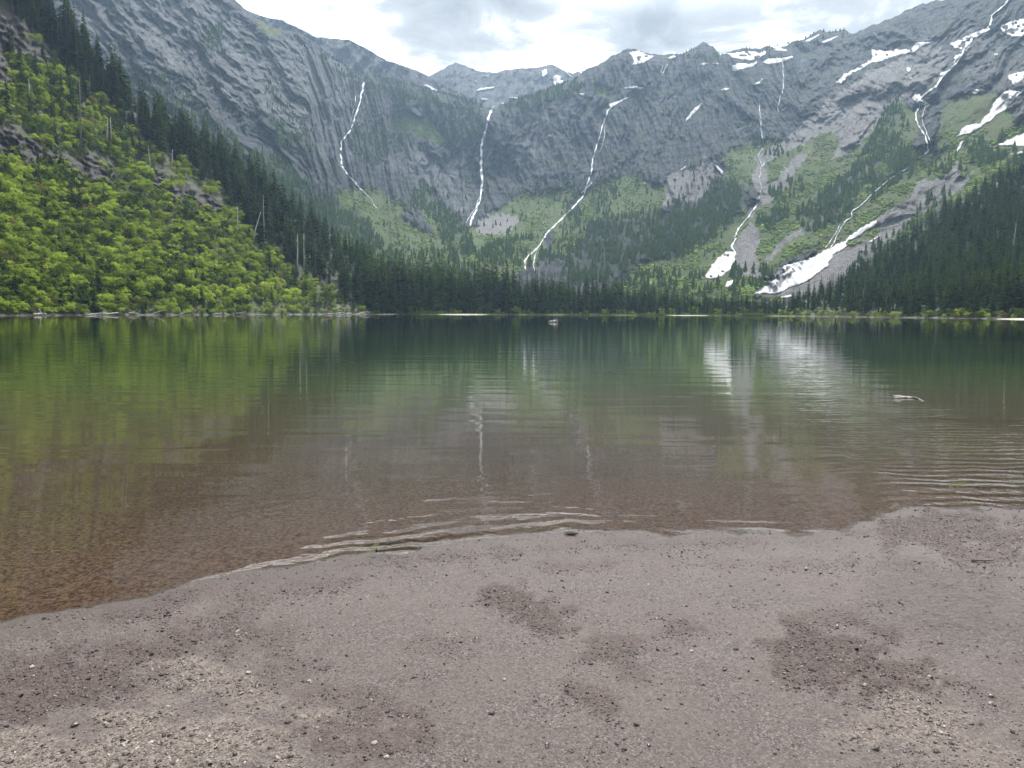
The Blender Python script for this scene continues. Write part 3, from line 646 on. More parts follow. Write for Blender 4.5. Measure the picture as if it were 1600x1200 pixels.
d = (ysh(x) - y) * 0.9
g_ = blob_mask(px, py, GRAVEL, 230, .75, 26); dr_ = blob_mask(px, py, DRY, 240, .8, 45)
cl = sstep(0.05, 0.45, fbm(x / 0.45, y / 0.22, 4, 260)) * 0.30
prob = np.clip(0.05 + cl + g_ * 0.9 + dr_ * 0.6, 0, 1) * (0.55 + .9 * sstep(-.2, .3, fbm(x / .12, y / .1, 3, 262)))
keep = (rng.random(nP) < prob) & (d > -0.15) & (px > -70) & (px < 1670) & (py < 1260)
x, y, g_, dr_, d = x[keep], y[keep], g_[keep], dr_[keep], d[keep]
if len(x) > 125000:
    s = rng.choice(len(x), 125000, replace=False); x, y, g_, dr_ = x[s], y[s], g_[s], dr_[s]
n = len(x); sz = np.clip(rng.lognormal(math.log(0.0027), 0.50, n), 0.0013, 0.012) * (1 + 0.25 * dr_)
rot = rng.uniform(0, 6.28, n); sc = np.stack([sz * rng.uniform(.9, 1.5, n), sz * rng.uniform(.7, 1.05, n), sz * rng.uniform(.4, .75, n)], -1)
V = ico_v[None] * (1 + rng.uniform(-.22, .22, (n, 12, 1))) * sc[:, None]
cr, sr = np.cos(rot)[:, None], np.sin(rot)[:, None]
tl = rng.normal(0, 0.3, n)[:, None]
zt = V[..., 2] + V[..., 0] * tl
Vx = V[..., 0] * cr - V[..., 1] * sr; Vy = V[..., 0] * sr + V[..., 1] * cr
V = np.stack([Vx + x[:, None], Vy + y[:, None], zt + (gz(x, y) + sz * 0.18)[:, None]], -1).reshape(-1, 3)
F = (ico_f[None] + (np.arange(n) * 12)[:, None, None]).reshape(-1, 3)
tone = np.clip(rng.beta(1.6, 2.6, n), 0, 1)
tone = np.where(rng.random(n) < 0.25, tone * 0.3, tone)
m, nt, out = new_mat('pebbles')
tn, dn = attr(nt, 'tone'), attr(nt, 'dry')
c = ramp(nt, tn, [(0.0, (0.011, 0.007, 0.007)), (0.35, (0.028, 0.019, 0.017)), (0.65, (0.082, 0.058, 0.052)), (1.0, (0.32, 0.28, 0.26))])
c = mix(nt, dn, c, ramp(nt, tn, [(0.0, (0.032, 0.024, 0.022)), (0.4, (0.11, 0.088, 0.077)), (1.0, (0.36, 0.32, 0.29))]))
b = N(nt, 'ShaderNodeBsdfPrincipled', i_Roughness=0.5); b.inputs['Specular IOR Level'].default_value = 0.4; nt.links.new(c, b.inputs['Base Color'])
nt.links.new(b.outputs[0], out.inputs[0])
o = obj('gravel', mesh_np('gravel', V, F, [m], False, attrs={'tone': np.repeat(tone, 12), 'dry': np.repeat(dr_, 12)}))
tag(o, 'small dark and tan pebbles scattered in patches over the wet beach', 'gravel', kind='stuff')

# ------------------------------------------------------------------ draped things: waterfalls and snow patches
def ribbon(pts, widths, surf, lift=3.0, thick=2.5, seed=0, name='waterfall'):
    p = np.array(pts, float); seg = np.r_[0, np.cumsum(np.hypot(*np.diff(p, axis=0).T))]
    s = np.arange(0, seg[-1], 1.6); px = np.interp(s, seg, p[:, 0]); py = np.interp(s, seg, p[:, 1])
    px = px + fbm(s / 9, s * 0, 3, 300 + seed) * 2.4
    w = 0.66 * np.interp(s, seg, np.broadcast_to(widths, len(p)).astype(float)) * (1 + 1.9 * fbm(s / 5, s * 0 + 4, 3, 320 + seed))
    w = np.maximum(w, 0.12); w[-1] *= 0.3
    tx = np.gradient(px); ty = np.gradient(py); L = np.hypot(tx, ty) + 1e-9; nx, ny = -ty / L, tx / L
    nc = 5; off = np.linspace(-1, 1, nc)
    Xr = px[:, None] + nx[:, None] * off * w[:, None] * .5; Yr = py[:, None] + ny[:, None] * off * w[:, None] * .5
    base = surf(Xr, Yr); Rm = np.hypot(base[..., 0], base[..., 1])
    Rm = np.minimum(Rm, Rm.mean(1, keepdims=True))                     # water lies over the rock, never behind a rib
    for _ in range(2): Rm[1:-1] = np.minimum(Rm[1:-1], (Rm[:-2] + Rm[2:] + Rm[1:-1]) / 3)
    frt = at(Xr, Yr, Rm - lift - thick * (1 - off[None] ** 2)); bck = at(Xr, Yr, Rm + 4)
    ns = len(s); ring = np.concatenate([frt, bck[:, ::-1]], 1)
    return mesh_np(name, ring.reshape(-1, 3), grid_faces(ns, 2 * nc, wrap=True), [M_fall], True)
def merge(meshes, name):
    Vs, Fs, off = [], [], 0
    for me in meshes:
        v = np.empty(len(me.vertices) * 3, np.float32); me.vertices.foreach_get('co', v)
        f = np.empty(len(me.loops), np.int32); me.loops.foreach_get('vertex_index', f)
        Vs.append(v.reshape(-1, 3)); Fs.append(f.reshape(-1, 4) + off); off += len(me.vertices)
        mt = me.materials[0]; bpy.data.meshes.remove(me)
    return mesh_np(name, np.concatenate(Vs), np.concatenate(Fs), [mt], True)
FALLS = [
 ('long thin waterfall zigzagging down the left part of the wall', [([(569, 128), (566, 142), (563, 155), (560, 168), (555, 180), (551, 195), (547, 205), (540, 213), (533, 222), (534, 235)], 3.2), ([(532, 240), (534, 258), (538, 266), (548, 278), (560, 292), (568, 300)], 2.6), ([(568, 300), (580, 312), (590, 328)], 1.3), ([(556, 150), (552, 175), (548, 190)], 1.2)]),
 ('tall straight central waterfall below the notch in the rim', [([(772, 166), (766, 176), (763, 185), (760, 200), (755, 215), (752, 232), (752, 255), (753, 280), (752, 300), (749, 316), (743, 330), (736, 345), (734, 354)], 4.6), ([(751, 305), (744, 322), (734, 338), (728, 349)], 1.3)]),
 ('long slanting waterfall curving left down to the far trees', [([(960, 163), (950, 172), (942, 195), (938, 210), (930, 235), (926, 250), (924, 270), (917, 290)], 2.7), ([(917, 290), (912, 305), (895, 325), (878, 342), (860, 358), (848, 374)], 3.2), ([(848, 374), (842, 385), (828, 398), (820, 408), (822, 422)], 3), ([(846, 378), (838, 392), (834, 410), (834, 424)], 2), ([(945, 190), (944, 215), (938, 238)], 1.3), ([(925, 285), (915, 296), (908, 302)], 1.5)]),
 ('white cascade running down a gully into the small snowfield', [([(1192, 232), (1184, 245), (1190, 258), (1186, 280), (1190, 296), (1184, 318)], 1.2), ([(1184, 318), (1170, 338), (1155, 355), (1147, 372)], 2.4), ([(1200, 245), (1190, 262)], 1.3), ([(1150, 372), (1143, 386), (1151, 400)], 4)]),
 ('stepped waterfall tumbling down the high right mountain beside snow', [([(1582, -12), (1572, 6), (1560, 16), (1550, 24), (1548, 38), (1540, 46)], 3), ([(1520, 60), (1508, 74), (1500, 92), (1488, 106), (1474, 118), (1462, 136), (1446, 146), (1436, 158), (1430, 160)], 3), ([(1425, 152), (1438, 164), (1431, 178), (1434, 196), (1446, 212), (1450, 236), (1443, 242)], 3.2), ([(1446, 165), (1440, 185), (1445, 200), (1455, 225)], 1.5), ([(1432, 150), (1436, 162)], 4)]),
 ('narrow cascade over slabs above the long snowfield', [([(1402, 272), (1385, 284), (1366, 300), (1348, 318), (1332, 330), (1330, 340), (1318, 348), (1312, 360), (1306, 370), (1303, 380), (1296, 390)], 1.8), ([(1312, 350), (1302, 372), (1290, 388)], 1.4), ([(1420, 262), (1402, 272)], 1.6)]),
 ('hair thin waterfall in a dark cleft beneath the hanging snow', [([(1223, 96), (1224, 120), (1223, 142), (1217, 158), (1215, 175)], 1.3), ([(1230, 168), (1216, 176)], 1.1)]),
 ('faint thin waterfall left of the dark cleft', [([(1186, 155), (1188, 180), (1190, 205), (1192, 222)], 1.2)]),
 ('short thin waterfall high on the rim between two snow patches', [([(1043, 100), (1038, 108), (1034, 120)], 1.6), ([(1036, 102), (1033, 115)], 1)]),
]
for k, (lab, strands) in enumerate(FALLS):
    mm = [ribbon(p, w, cirque, seed=k * 7 + i) for i, (p, w) in enumerate(strands)]
    tag(obj('waterfall', merge(mm, 'waterfall')), lab, 'waterfall', 'waterfalls on the mountain wall')

def snow(poly, surf, lift=3.5, seed=0, amp=2.2, step=1.3, holes=0.0, rag=1.0):
    p = np.array(poly, float); x0, y0 = p.min(0) - 4; x1, y1 = p.max(0) + 4
    gx, gy = np.arange(x0, x1, step), np.arange(y0, y1, step); Xg, Yg = np.meshgrid(gx, gy)
    wx = Xg + fbm(Xg / 9, Yg / 9, 4, 400 + seed) * amp * 2 * rag; wy = Yg + fbm(Xg / 9, Yg / 9, 4, 420 + seed) * amp * rag
    m = inpoly(wx, wy, poly)
    if holes: m &= fbm(Xg / 16, Yg / 7, 4, 440 + seed) < (0.42 - holes)
    B = surf(Xg, Yg); Rm = np.hypot(B[..., 0], B[..., 1])
    k = m.copy(); k[1:] &= m[:-1]; k[:-1] &= m[1:]; k[:, 1:] &= m[:, :-1]; k[:, :-1] &= m[:, 1:]
    frt = at(Xg, Yg, Rm - np.where(k, lift, lift * .25)); bck = at(Xg, Yg, Rm + 5)
    nr, nc = Xg.shape; F = grid_faces(nr, nc); ok = m.ravel()[F].all(1)
    F = F[ok]
    if not len(F): return None
    # side walls round the edge so the snow has thickness
    e = {}
    for f in F:
        for a, b in zip(f, np.roll(f, -1)): e[(a, b)] = 1
    off = nr * nc
    W = np.array([(b, a, a + off, b + off) for (a, b) in e if (b, a) not in e])
    F = np.concatenate([F, W]); used = np.unique(F); remap = np.zeros(2 * off, int); remap[used] = np.arange(len(used))
    V = np.concatenate([frt.reshape(-1, 3), bck.reshape(-1, 3)])[used]
    return mesh_np('snow_patch', V, remap[F], [M_snow], True)
SNOWS = [
 ('long bright snowfield tongue at the foot of the right slope', cirque, [(1175, 460), (1205, 440), (1225, 425), (1222, 415), (1260, 405), (1290, 390), (1320, 375), (1345, 355), (1370, 343), (1371, 350), (1345, 368), (1322, 380), (1325, 385), (1300, 400), (1295, 415), (1262, 440), (1230, 452), (1215, 460)], 0.0),
 ('thin snow strip just below the long bright snowfield', cirque, [(1218, 463), (1240, 459), (1236, 465), (1220, 467)], 0),
 ('small snowfield below the gully cascade with muddy holes', cirque, [(1100, 432), (1118, 405), (1135, 392), (1150, 392), (1150, 408), (1144, 420), (1130, 432), (1115, 436), (1104, 436)], 0.05),
 ('small snow blob right below the gully snowfield', cirque, [(1132, 448), (1136, 439), (1147, 437), (1145, 444), (1136, 450)], 0),
 ('snow scrap on the turf right of the long snowfield tip', cirque, [(1355, 378), (1375, 366), (1377, 369), (1360, 380)], 0),
 ('tiny snow scrap next to the dark forest edge', cirque, [(1392, 375), (1396, 370), (1398, 373), (1394, 377)], 0),
 ('curved snow streak down the right mountain meadow', cirque, [(1490, 216), (1510, 195), (1530, 192), (1545, 175), (1552, 160), (1565, 145), (1578, 140), (1598, 143), (1585, 158), (1562, 178), (1545, 192), (1525, 205), (1505, 212)], 0.0),
 ('thin snow tail hanging under the curved snow streak', cirque, [(1493, 237), (1500, 222), (1508, 218), (1503, 228), (1495, 240)], 0),
 ('snow patch cut by the right frame edge above the meadow', cirque, [(1574, 118), (1590, 112), (1640, 105), (1640, 125), (1600, 135), (1585, 138)], 0.04),
 ('broad snow patch at the right frame edge on the meadow', cirque, [(1546, 231), (1570, 220), (1600, 207), (1660, 195), (1660, 222), (1600, 230), (1570, 228)], 0),
 ('lower snow strip at the right frame edge on the meadow', cirque, [(1570, 244), (1600, 234), (1660, 222), (1660, 230), (1600, 241)], 0),
 ('jagged snow ledge climbing right under the high cliff band', cirque, [(1305, 130), (1318, 115), (1330, 110), (1348, 100), (1362, 92), (1360, 76), (1385, 80), (1400, 76), (1420, 76), (1435, 65), (1462, 65), (1445, 72), (1425, 84), (1400, 88), (1380, 95), (1360, 100), (1340, 112), (1325, 120), (1315, 132)], 0.02),
 ('snow bank beside the stepped waterfall', cirque, [(1482, 68), (1500, 60), (1518, 52), (1545, 42), (1550, 45), (1535, 55), (1515, 62), (1502, 68), (1505, 78), (1490, 76)], 0.02),
 ('snow strip following the stepped waterfall below its bank', cirque, [(1490, 88), (1503, 78), (1512, 60), (1520, 62), (1512, 80), (1498, 92), (1488, 104)], 0.1),
 ('snow shelf halfway along the stepped waterfall', cirque, [(1465, 118), (1472, 112), (1488, 110), (1478, 118)], 0),
 ('snow wedge above the fan of the stepped waterfall', cirque, [(1413, 142), (1425, 152), (1436, 145), (1440, 155), (1455, 165), (1450, 170), (1438, 162), (1428, 158)], 0),
 ('patchy high snow near the top right frame corner', cirque, [(1562, 40), (1580, 32), (1640, 18), (1640, 60), (1600, 57), (1580, 58), (1568, 52)], 0.16),
 ('snow scrap below the patchy corner snow', cirque, [(1588, 66), (1600, 64), (1640, 60), (1640, 74), (1600, 73)], 0),
 ('small snow fleck left of the meadow snow streak', cirque, [(1516, 145), (1526, 138), (1532, 142), (1524, 148)], 0),
 ('tiny snow fleck beneath the small meadow fleck', cirque, [(1509, 149), (1515, 149), (1516, 153), (1511, 152)], 0),
 ('small round snow fleck on the upper right face', cirque, [(1552, 84), (1560, 83), (1560, 87), (1553, 87)], 0),
 ('snow fleck alone on the grey talus slope', cirque, [(1416, 106), (1420, 104), (1424, 108), (1421, 114), (1417, 112)], 0),
 ('lower snow fleck alone on the grey talus slope', cirque, [(1420, 121), (1426, 121), (1425, 124), (1421, 124)], 0),
 ('snow cornice on the first rounded summit of the rim', cirque, [(983, 81), (995, 78), (1008, 84), (1024, 87), (1010, 97), (990, 103), (980, 103), (990, 97)], 0.02),
 ('snow scrap on the rim right of the rounded summit', cirque, [(1040, 91), (1052, 86), (1058, 88), (1048, 93)], 0),
 ('thin snow line beneath the pointed rim peak', cirque, [(1081, 100), (1100, 98), (1124, 97), (1126, 100), (1100, 102)], 0.05),
 ('snow shelf in the saddle right of the pointed peak', cirque, [(1124, 83), (1150, 82), (1190, 78), (1200, 83), (1185, 92), (1170, 96), (1150, 92), (1135, 90)], 0.14),
 ('bright snow bowl below the saddle shelf', cirque, [(1140, 104), (1152, 98), (1175, 99), (1184, 94), (1182, 102), (1168, 108), (1150, 112), (1142, 110)], 0),
 ('bright snow bowl just right of the saddle', cirque, [(1191, 98), (1200, 91), (1220, 90), (1244, 85), (1234, 94), (1215, 100), (1200, 102)], 0),
 ('thin snow strip along the rim right of the saddle', cirque, [(1205, 76), (1225, 74), (1232, 80), (1215, 80)], 0.05),
 ('slanting snow strip on the rim towards the high cliff', cirque, [(1255, 66), (1262, 61), (1282, 52), (1280, 56), (1266, 65)], 0),
 ('second slanting snow strip on the rim below the cliff', cirque, [(1280, 66), (1300, 58), (1318, 54), (1302, 62), (1288, 69)], 0),
 ('snow sliver in the gully of the central right wall', cirque, [(1070, 190), (1078, 176), (1086, 168), (1096, 160), (1098, 162), (1090, 172), (1082, 180), (1073, 191)], 0),
 ('small snow ledge above the snow sliver', cirque, [(1122, 141), (1132, 137), (1143, 137), (1136, 142)], 0),
 ('hooked snow scrap above the thin waterfalls', cirque, [(1171, 126), (1180, 130), (1188, 126), (1191, 120), (1192, 124), (1187, 131), (1180, 132)], 0),
 ('snow patch at the top of the slanting waterfall', cirque, [(950, 162), (965, 158), (980, 151), (990, 150), (975, 157), (962, 165), (953, 169)], 0),
 ('snow line above the slanting waterfall', cirque, [(970, 138), (990, 134), (1005, 136), (1022, 129), (1020, 133), (1005, 139), (985, 139)], 0.03),
 ('snow fleck low on the rim above the central wall', cirque, [(905, 145), (914, 145), (912, 150), (906, 150)], 0),
 ('white hook of snow on the edge of the round talus', cirque, [(1114, 256), (1122, 259), (1131, 268), (1129, 276), (1124, 268), (1118, 262)], 0),
 ('flat snow scrap above the round talus', cirque, [(1097, 245), (1110, 244), (1111, 247), (1099, 247)], 0),
 ('slanted snow scrap left of the round talus', cirque, [(1061, 266), (1071, 258), (1073, 260), (1065, 267)], 0),
 ('snow scrap slanting on the dark wall left of the round talus', cirque, [(1004, 262), (1014, 255), (1015, 257), (1006, 263)], 0),
 ('snow scrap under the round talus left side', cirque, [(1004, 284), (1010, 286), (1012, 288), (1005, 287)], 0),
 ('snow strip on the ridge dip left of the far peak', ridge_s, [(657, 131), (668, 132), (685, 141), (681, 145), (668, 138)], 0),
 ('large snow patch on the right shoulder of the far peak', peak_s, [(862, 121), (870, 116), (878, 120), (876, 125), (884, 125), (876, 132), (870, 137), (864, 130)], 0),
 ('snow patch under the right summit of the far peak', peak_s, [(846, 110), (854, 107), (857, 113), (850, 121), (846, 120)], 0),
 ('long thin snow streak across the far peak', peak_s, [(742, 143), (750, 137), (773, 135), (772, 139), (755, 142)], 0),
 ('small snow mark below the far summit', peak_s, [(752, 117), (764, 118), (763, 120), (753, 120)], 0),
 ('tiny snow mark in the middle of the far peak', peak_s, [(739, 125), (745, 126), (747, 130), (742, 129)], 0),
 ('thin snow line right of the far shoulder patch', peak_s, [(880, 108), (888, 114), (896, 121), (893, 122), (884, 115)], 0),
 ('low snow patch right of the notch under the far peak', peak_s, [(780, 160), (790, 160), (795, 163), (786, 164)], 0),
 ('snow flecks low in the bowl of the far peak', peak_s, [(793, 152), (803, 151), (812, 153), (805, 156), (796, 155)], 0.1),
 ('snow bank touching the rim left of the central notch', peak_s, [(750, 153), (764, 154), (762, 157), (752, 157)], 0),
 ('snow bank lying behind the rim at the far right bowl', peak_s, [(824, 160), (834, 157), (834, 160), (826, 162)], 0),
]
for k, (lab, sf, poly, hol) in enumerate(SNOWS):
    big = max(np.ptp(np.array(poly), axis=0)) > 40
    me = snow(poly, sf, 3.5 if sf is cirque else 14.0, k, 2.2 if big else 0.9, 1.3 if big else 0.9, hol)
    if me: tag(obj('snow_patch', me), lab, 'snow patch', 'snow patches on the mountains')

# ------------------------------------------------------------------ plants
def conifer_crown(H, Rb, seed, tiers=26, droop=0.38, z0=0.10, bare=0.0, lean=0.0):
    r = random.Random(seed); V = []; F = []
    for i in range(tiers):
        t = i / (tiers - 1); z = H * (z0 + (0.985 - z0) * t)
        rad = Rb * ((1 - t) ** 0.85) * (0.35 + 0.65 * min(1, (t + 0.12) * 4)) + 0.12
        nb = 8 if t < 0.7 else 6
        for j in range(nb):
            if r.random() < bare: continue
            th = r.uniform(0, 6.283); L = rad * r.uniform(0.62, 1.18); w = L * r.uniform(0.26, 0.42) + 0.1
            zz = z + r.uniform(-.5, .5) * H / tiers; c, s = math.cos(th), math.sin(th)
            dr = droop * r.uniform(.6, 1.3)
            def p(rr, ww, dz): V.append((c * rr - s * ww, s * rr + c * ww, zz + dz)); return len(V) - 1
            a = p(0, 0, 0.10 * L); b1 = p(L * .55, w, -dr * L * .55); c1 = p(L * .55, 0, -dr * L * .25); b2 = p(L * .55, -w, -dr * L * .55); d = p(L, 0, -dr * L)
            F += [(a, b1, c1), (a, c1, b2), (b1, d, c1), (c1, d, b2)]
    # leader
    k = len(V); V += [(0.18, 0, H * .93), (-.09, .16, H * .93), (-.09, -.16, H * .93), (0, 0, H * 1.01)]
    F += [(k, k + 1, k + 3), (k + 1, k + 2, k + 3), (k + 2, k, k + 3)]
    return np.array(V), np.array(F)
def tube(path, radii, n=7):
    path = np.array(path, float); V = []; F = []
    for i, (p, r) in enumerate(zip(path, radii)):
        t = path[min(i + 1, len(path) - 1)] - path[max(i - 1, 0)]; t /= np.linalg.norm(t) + 1e-9
        a = np.cross(t, (0, 0, 1)) if abs(t[2]) < .9 else np.cross(t, (1, 0, 0)); a /= np.linalg.norm(a); b = np.cross(t, a)
        for k in range(n):
            th = 2 * math.pi * k / n; V.append(p + (a * math.cos(th) + b * math.sin(th)) * r)
    for i in range(len(path) - 1):
        for k in range(n):
            q = (i * n + k, i * n + (k + 1) % n, (i + 1) * n + (k + 1) % n, (i + 1) * n + k)
            F += [(q[0], q[1], q[2]), (q[0], q[2], q[3])]
    for base, flip in ((0, True), ((len(path) - 1) * n, False)):
        V.append(path[0 if flip else -1]); ce = len(V) - 1
        for k in range(n):
            a, b = base + k, base + (k + 1) % n
            F.append((ce, b, a) if flip else (ce, a, b))
    return np.array(V), np.array(F)
def join(parts):
    V = []; F = []; o = 0
    for v, f in parts: V.append(v); F.append(f + o); o += len(v)
    return np.concatenate(V), np.concatenate(F)
H0 = 24.0
CON = []      # conifer kinds: (crown mesh, trunk mesh)
for k in range(7):
    Rb = [3.0, 2.5, 3.5, 2.2, 3.1, 2.7, 3.4][k]
    v, f = conifer_crown(H0, Rb, 50 + k, [28, 30, 24, 30, 26, 25, 22][k], [.35, .45, .3, .5, .38, .4, .3][k], [.05, .08, .12, .03, .16, .06, .2][k], [0, .05, .12, 0, .15, .05, .25][k])
    crown = mesh_np('crown', v, f, [M_needle], True)
    rr = random.Random(k)
    v, f = tube([(0, 0, -1.5), (rr.uniform(-.1, .1), 0, 8), (0, rr.uniform(-.1, .1), 16), (0, 0, H0 * .96)], [.38, .29, .17, .03], 6)
    CON.append((crown, mesh_np('trunk', v, f, [M_bark], True)))
YNG = []
for k in range(3):
    v, f = conifer_crown(8.0, [1.9, 1.5, 1.7][k], 80 + k, 17, .3, .03, 0)
    crown = mesh_np('crown', v, f, [M_needle_young], True)
    v, f = tube([(0, 0, -.6), (0, 0, 4), (0, 0, 7.6)], [.14, .08, .015], 5)
    YNG.append((crown, mesh_np('trunk', v, f, [M_bark], True)))
def shrub_mesh(seed, W, H, nleaf, mat, lsz=0.5, lobes=6):
    r = np.random.default_rng(seed); V = []; F = []
    cs = [(0, 0, H * .5, W * .33)] + [(math.cos(a) * W * .34 * q, math.sin(a) * W * .34 * q, H * zz, W * rr) for a, q, zz, rr in zip(r.uniform(0, 6.28, lobes), r.uniform(.7, 1.3, lobes), r.uniform(.22, .9, lobes), r.uniform(.11, .23, lobes))]
    per = nleaf // len(cs)
    for cx, cy, cz, cr_ in cs:
        d = r.normal(size=(per, 3)); d /= np.linalg.norm(d, axis=1)[:, None]; d[:, 2] = np.abs(d[:, 2]) * 1.1 - .25
        p = np.array([cx, cy, cz]) + d * cr_ * r.uniform(.45, 1.25, (per, 1)) * np.array([1, 1, H / W * 1.1])
        nrm = d * .7 + r.normal(size=(per, 3)) * .55; nrm /= np.linalg.norm(nrm, axis=1)[:, None]
        u = np.cross(nrm, r.normal(size=(per, 3))); u /= np.linalg.norm(u, axis=1)[:, None]; w = np.cross(nrm, u)
        s = (lsz * r.uniform(.5, 1.2, per))[:, None]
        q = np.stack([p - u * s * .6, p + w * s * .45 + nrm * s * .1, p + u * s * .6, p - w * s * .45 + nrm * s * .1], 1)
        V.append(q.reshape(-1, 3))
    V = np.concatenate(V); n = len(V) // 4; base = np.arange(n)[:, None] * 4
    F = np.concatenate([base + np.array([0, 1, 2]), base + np.array([0, 2, 3])]); mi = np.zeros(len(F), int)
    st = []
    for k in range(5):
        a = r.uniform(0, 6.28); st.append(tube([(0, 0, -.8), (math.cos(a) * W * .1, math.sin(a) * W * .1, H * .3), (math.cos(a) * W * .24, math.sin(a) * W * .24, H * .62)], [.09, .06, .02], 4))
    sv, sf = join(st)
    F = np.concatenate([F, sf + len(V)]); mi = np.r_[mi, np.ones(len(sf), int)]
    return mesh_np('shrub', np.concatenate([V, sv]), F, [mat, M_bark], False, mi)
SHR = [shrub_mesh(1, 6.5, 5.2, 1400, M_leaf, .42, 14), shrub_mesh(2, 7.5, 5.8, 1700, M_leaf, .43, 18), shrub_mesh(3, 5.2, 6.4, 1300, M_leaf, .41, 14), shrub_mesh(4, 6.0, 4.6, 1200, M_leaf, .42, 12),
       shrub_mesh(5, 5.5, 7.2, 1100, M_leaf_dark, .5, 10), shrub_mesh(6, 6.5, 4.4, 900, M_leaf_dry, .45, 10)]

# candidate plants: dict(kind, idx, pos, h(scale), R, px, pyTop, hpx, wpx, zone)
C = []
def add(kind, idx, P, scale, rz, wide=1.0, zone=''):
    R = math.hypot(P[0], P[1]); Hm = {'c': H0, 'y': 8.0, 's': 5.0}[kind] * scale; Wm = {'c': 5.6, 'y': 3.2, 's': 6.2}[kind] * scale * wide
    px, py = world_to_px(np.array(P[0]), np.array(P[1]), np.array(P[2]))
    C.append(dict(kind=kind, idx=idx, P=P, s=scale, rz=rz, wide=wide, R=R, px=float(px), py=float(py), h=Hm * FPX / R, w=Wm * FPX / R, zone=zone))
YL = pl([(-700, -260), (-300, -140), (0, 2), (60, 62), (120, 122), (180, 185), (230, 222), (260, 245), (300, 268), (340, 300), (370, 335), (400, 378), (440, 408), (480, 435), (520, 462), (560, 480), (600, 492), (760, 500)])
# left hill
for gx in np.arange(-230, 700, 7.2):
    for gy in np.arange(-130, 495, 6.0):
        x = gx + random.uniform(-5, 5); y = gy + random.uniform(-4.5, 4.5)
        ysr = float(level_row(x, LSHORE(x), 0.15)); rg = float(LRIDGE(x))
        if y > ysr - 1.0 or y < rg - 2: continue
        con = y < YL(x) + fbm(x / 30., y / 30., 2, 500) * 22
        if con:
            if random.random() < 0.48: continue
            P = left_hill(x, y)
            add('c', random.randrange(7), P, (random.uniform(.4, .8) if random.random() < .66 else random.uniform(.95, 1.38)) * (1.0 if x > 120 else 1.1), random.uniform(0, 6.28), random.uniform(1.15, 1.75), 'lf')
        else:
            rock = float(region(np.array([x]), np.array([y + 4.0]), ROCKS, 5, 170)[0])
            if rock > .25 and random.random() < (.97 if y < 110 else .85): continue
            edge = ysr - y
            if 235 < y < 345 and fbm(x / 18., y / 12., 3, 505) > 0.12 and random.random() < .55: continue
            up = y < 235 + x * 0.12
            P = left_hill(x, y)
            if edge < 62 and random.random() < (0.15 if x < 540 else .25):
                add('y', random.randrange(3), P, random.uniform(.5, 1.25), random.uniform(0, 6.28), random.uniform(.9, 1.25), 'ly')
            elif random.random() < (.07 if up else .012):
                add('c', random.randrange(7), P, random.uniform(.35, .8), random.uniform(0, 6.28), 1.1, 'lm')
            elif random.random() < .93:
                k = random.choices(range(6), [3, 3, 3, 3, 3.4 if not up else 5, 1.3 if not up else 3])[0]
                sc = random.choice([random.uniform(.35, .6), random.uniform(.45, .85), random.uniform(.6, 1.15)]) if edge > 12 else random.uniform(.35, .6)
                add('s', k, P, sc * (.92 if up else 1), random.uniform(0, 6.28), random.uniform(.85, 1.25), 'ls')
# bushes leaning over the waterlines
for gx in np.arange(-220, 640, 4.2):
    if random.random() < .22: continue
    x = gx + random.uniform(-2, 2); R = float(LSHORE(x)) + random.uniform(-.5, 5); dx, dy, _ = ray(x, float(hor_y(x)))
    add('s', random.choice([0, 1, 2, 3, 4, 4, 5]), np.array([float(dx) * R, float(dy) * R, .3]), random.uniform(.22, .5), random.uniform(0, 6.28), 1.1, 'ls')
for gx in np.arange(1215, 1800, 3.6):
    if random.random() < .15: continue
    x = gx + random.uniform(-2, 2); R = float(RSHORE(x)) + random.uniform(-.5, 6); dx, dy, _ = ray(x, float(hor_y(x)))
    add('s', random.choice([4, 4, 2, 0, 5]), np.array([float(dx) * R, float(dy) * R, .2]), random.uniform(.25, .6), random.uniform(0, 6.28), 1.1, 'rs')
# trees behind the left ridge so the skyline has depth
for gx in np.arange(-200, 640, 7.5):
    for dr in (12, 30, 55):
        x = gx + random.uniform(-4, 4); P = left_hill(x, float(LRIDGE(x))); k = (math.hypot(P[0], P[1]) + dr) / math.hypot(P[0], P[1])
        add('c', random.randrange(7), np.array([P[0] * k, P[1] * k, P[2] - (2 if dr > 20 else 0)]), random.uniform(.6, 1.12), random.uniform(0, 6.28), random.uniform(.9, 1.2), 'lf')
# right hill
for gx in np.arange(1225, 1800, 7.0):
    for gy in np.arange(80, 500, 5.2):
        x = gx + random.uniform(-4, 4); y = gy + random.uniform(-3, 3)
        ysr = float(level_row(x, RSHORE(x), 0.15)); rg = float(RRIDGE(x))
        if y > ysr - 1.0 or y < rg - 1: continue
        if random.random() < 0.16: continue
        P = right_hill(x, y)
        if ysr - y < 7 and random.random() < .5: add('s', random.randrange(6), P, random.uniform(.3, .55), 0, 1, 'rs')
        else: add('c', random.randrange(7), P, random.uniform(.42, .80), random.uniform(0, 6.28), random.uniform(1.15, 1.7), 'rf')
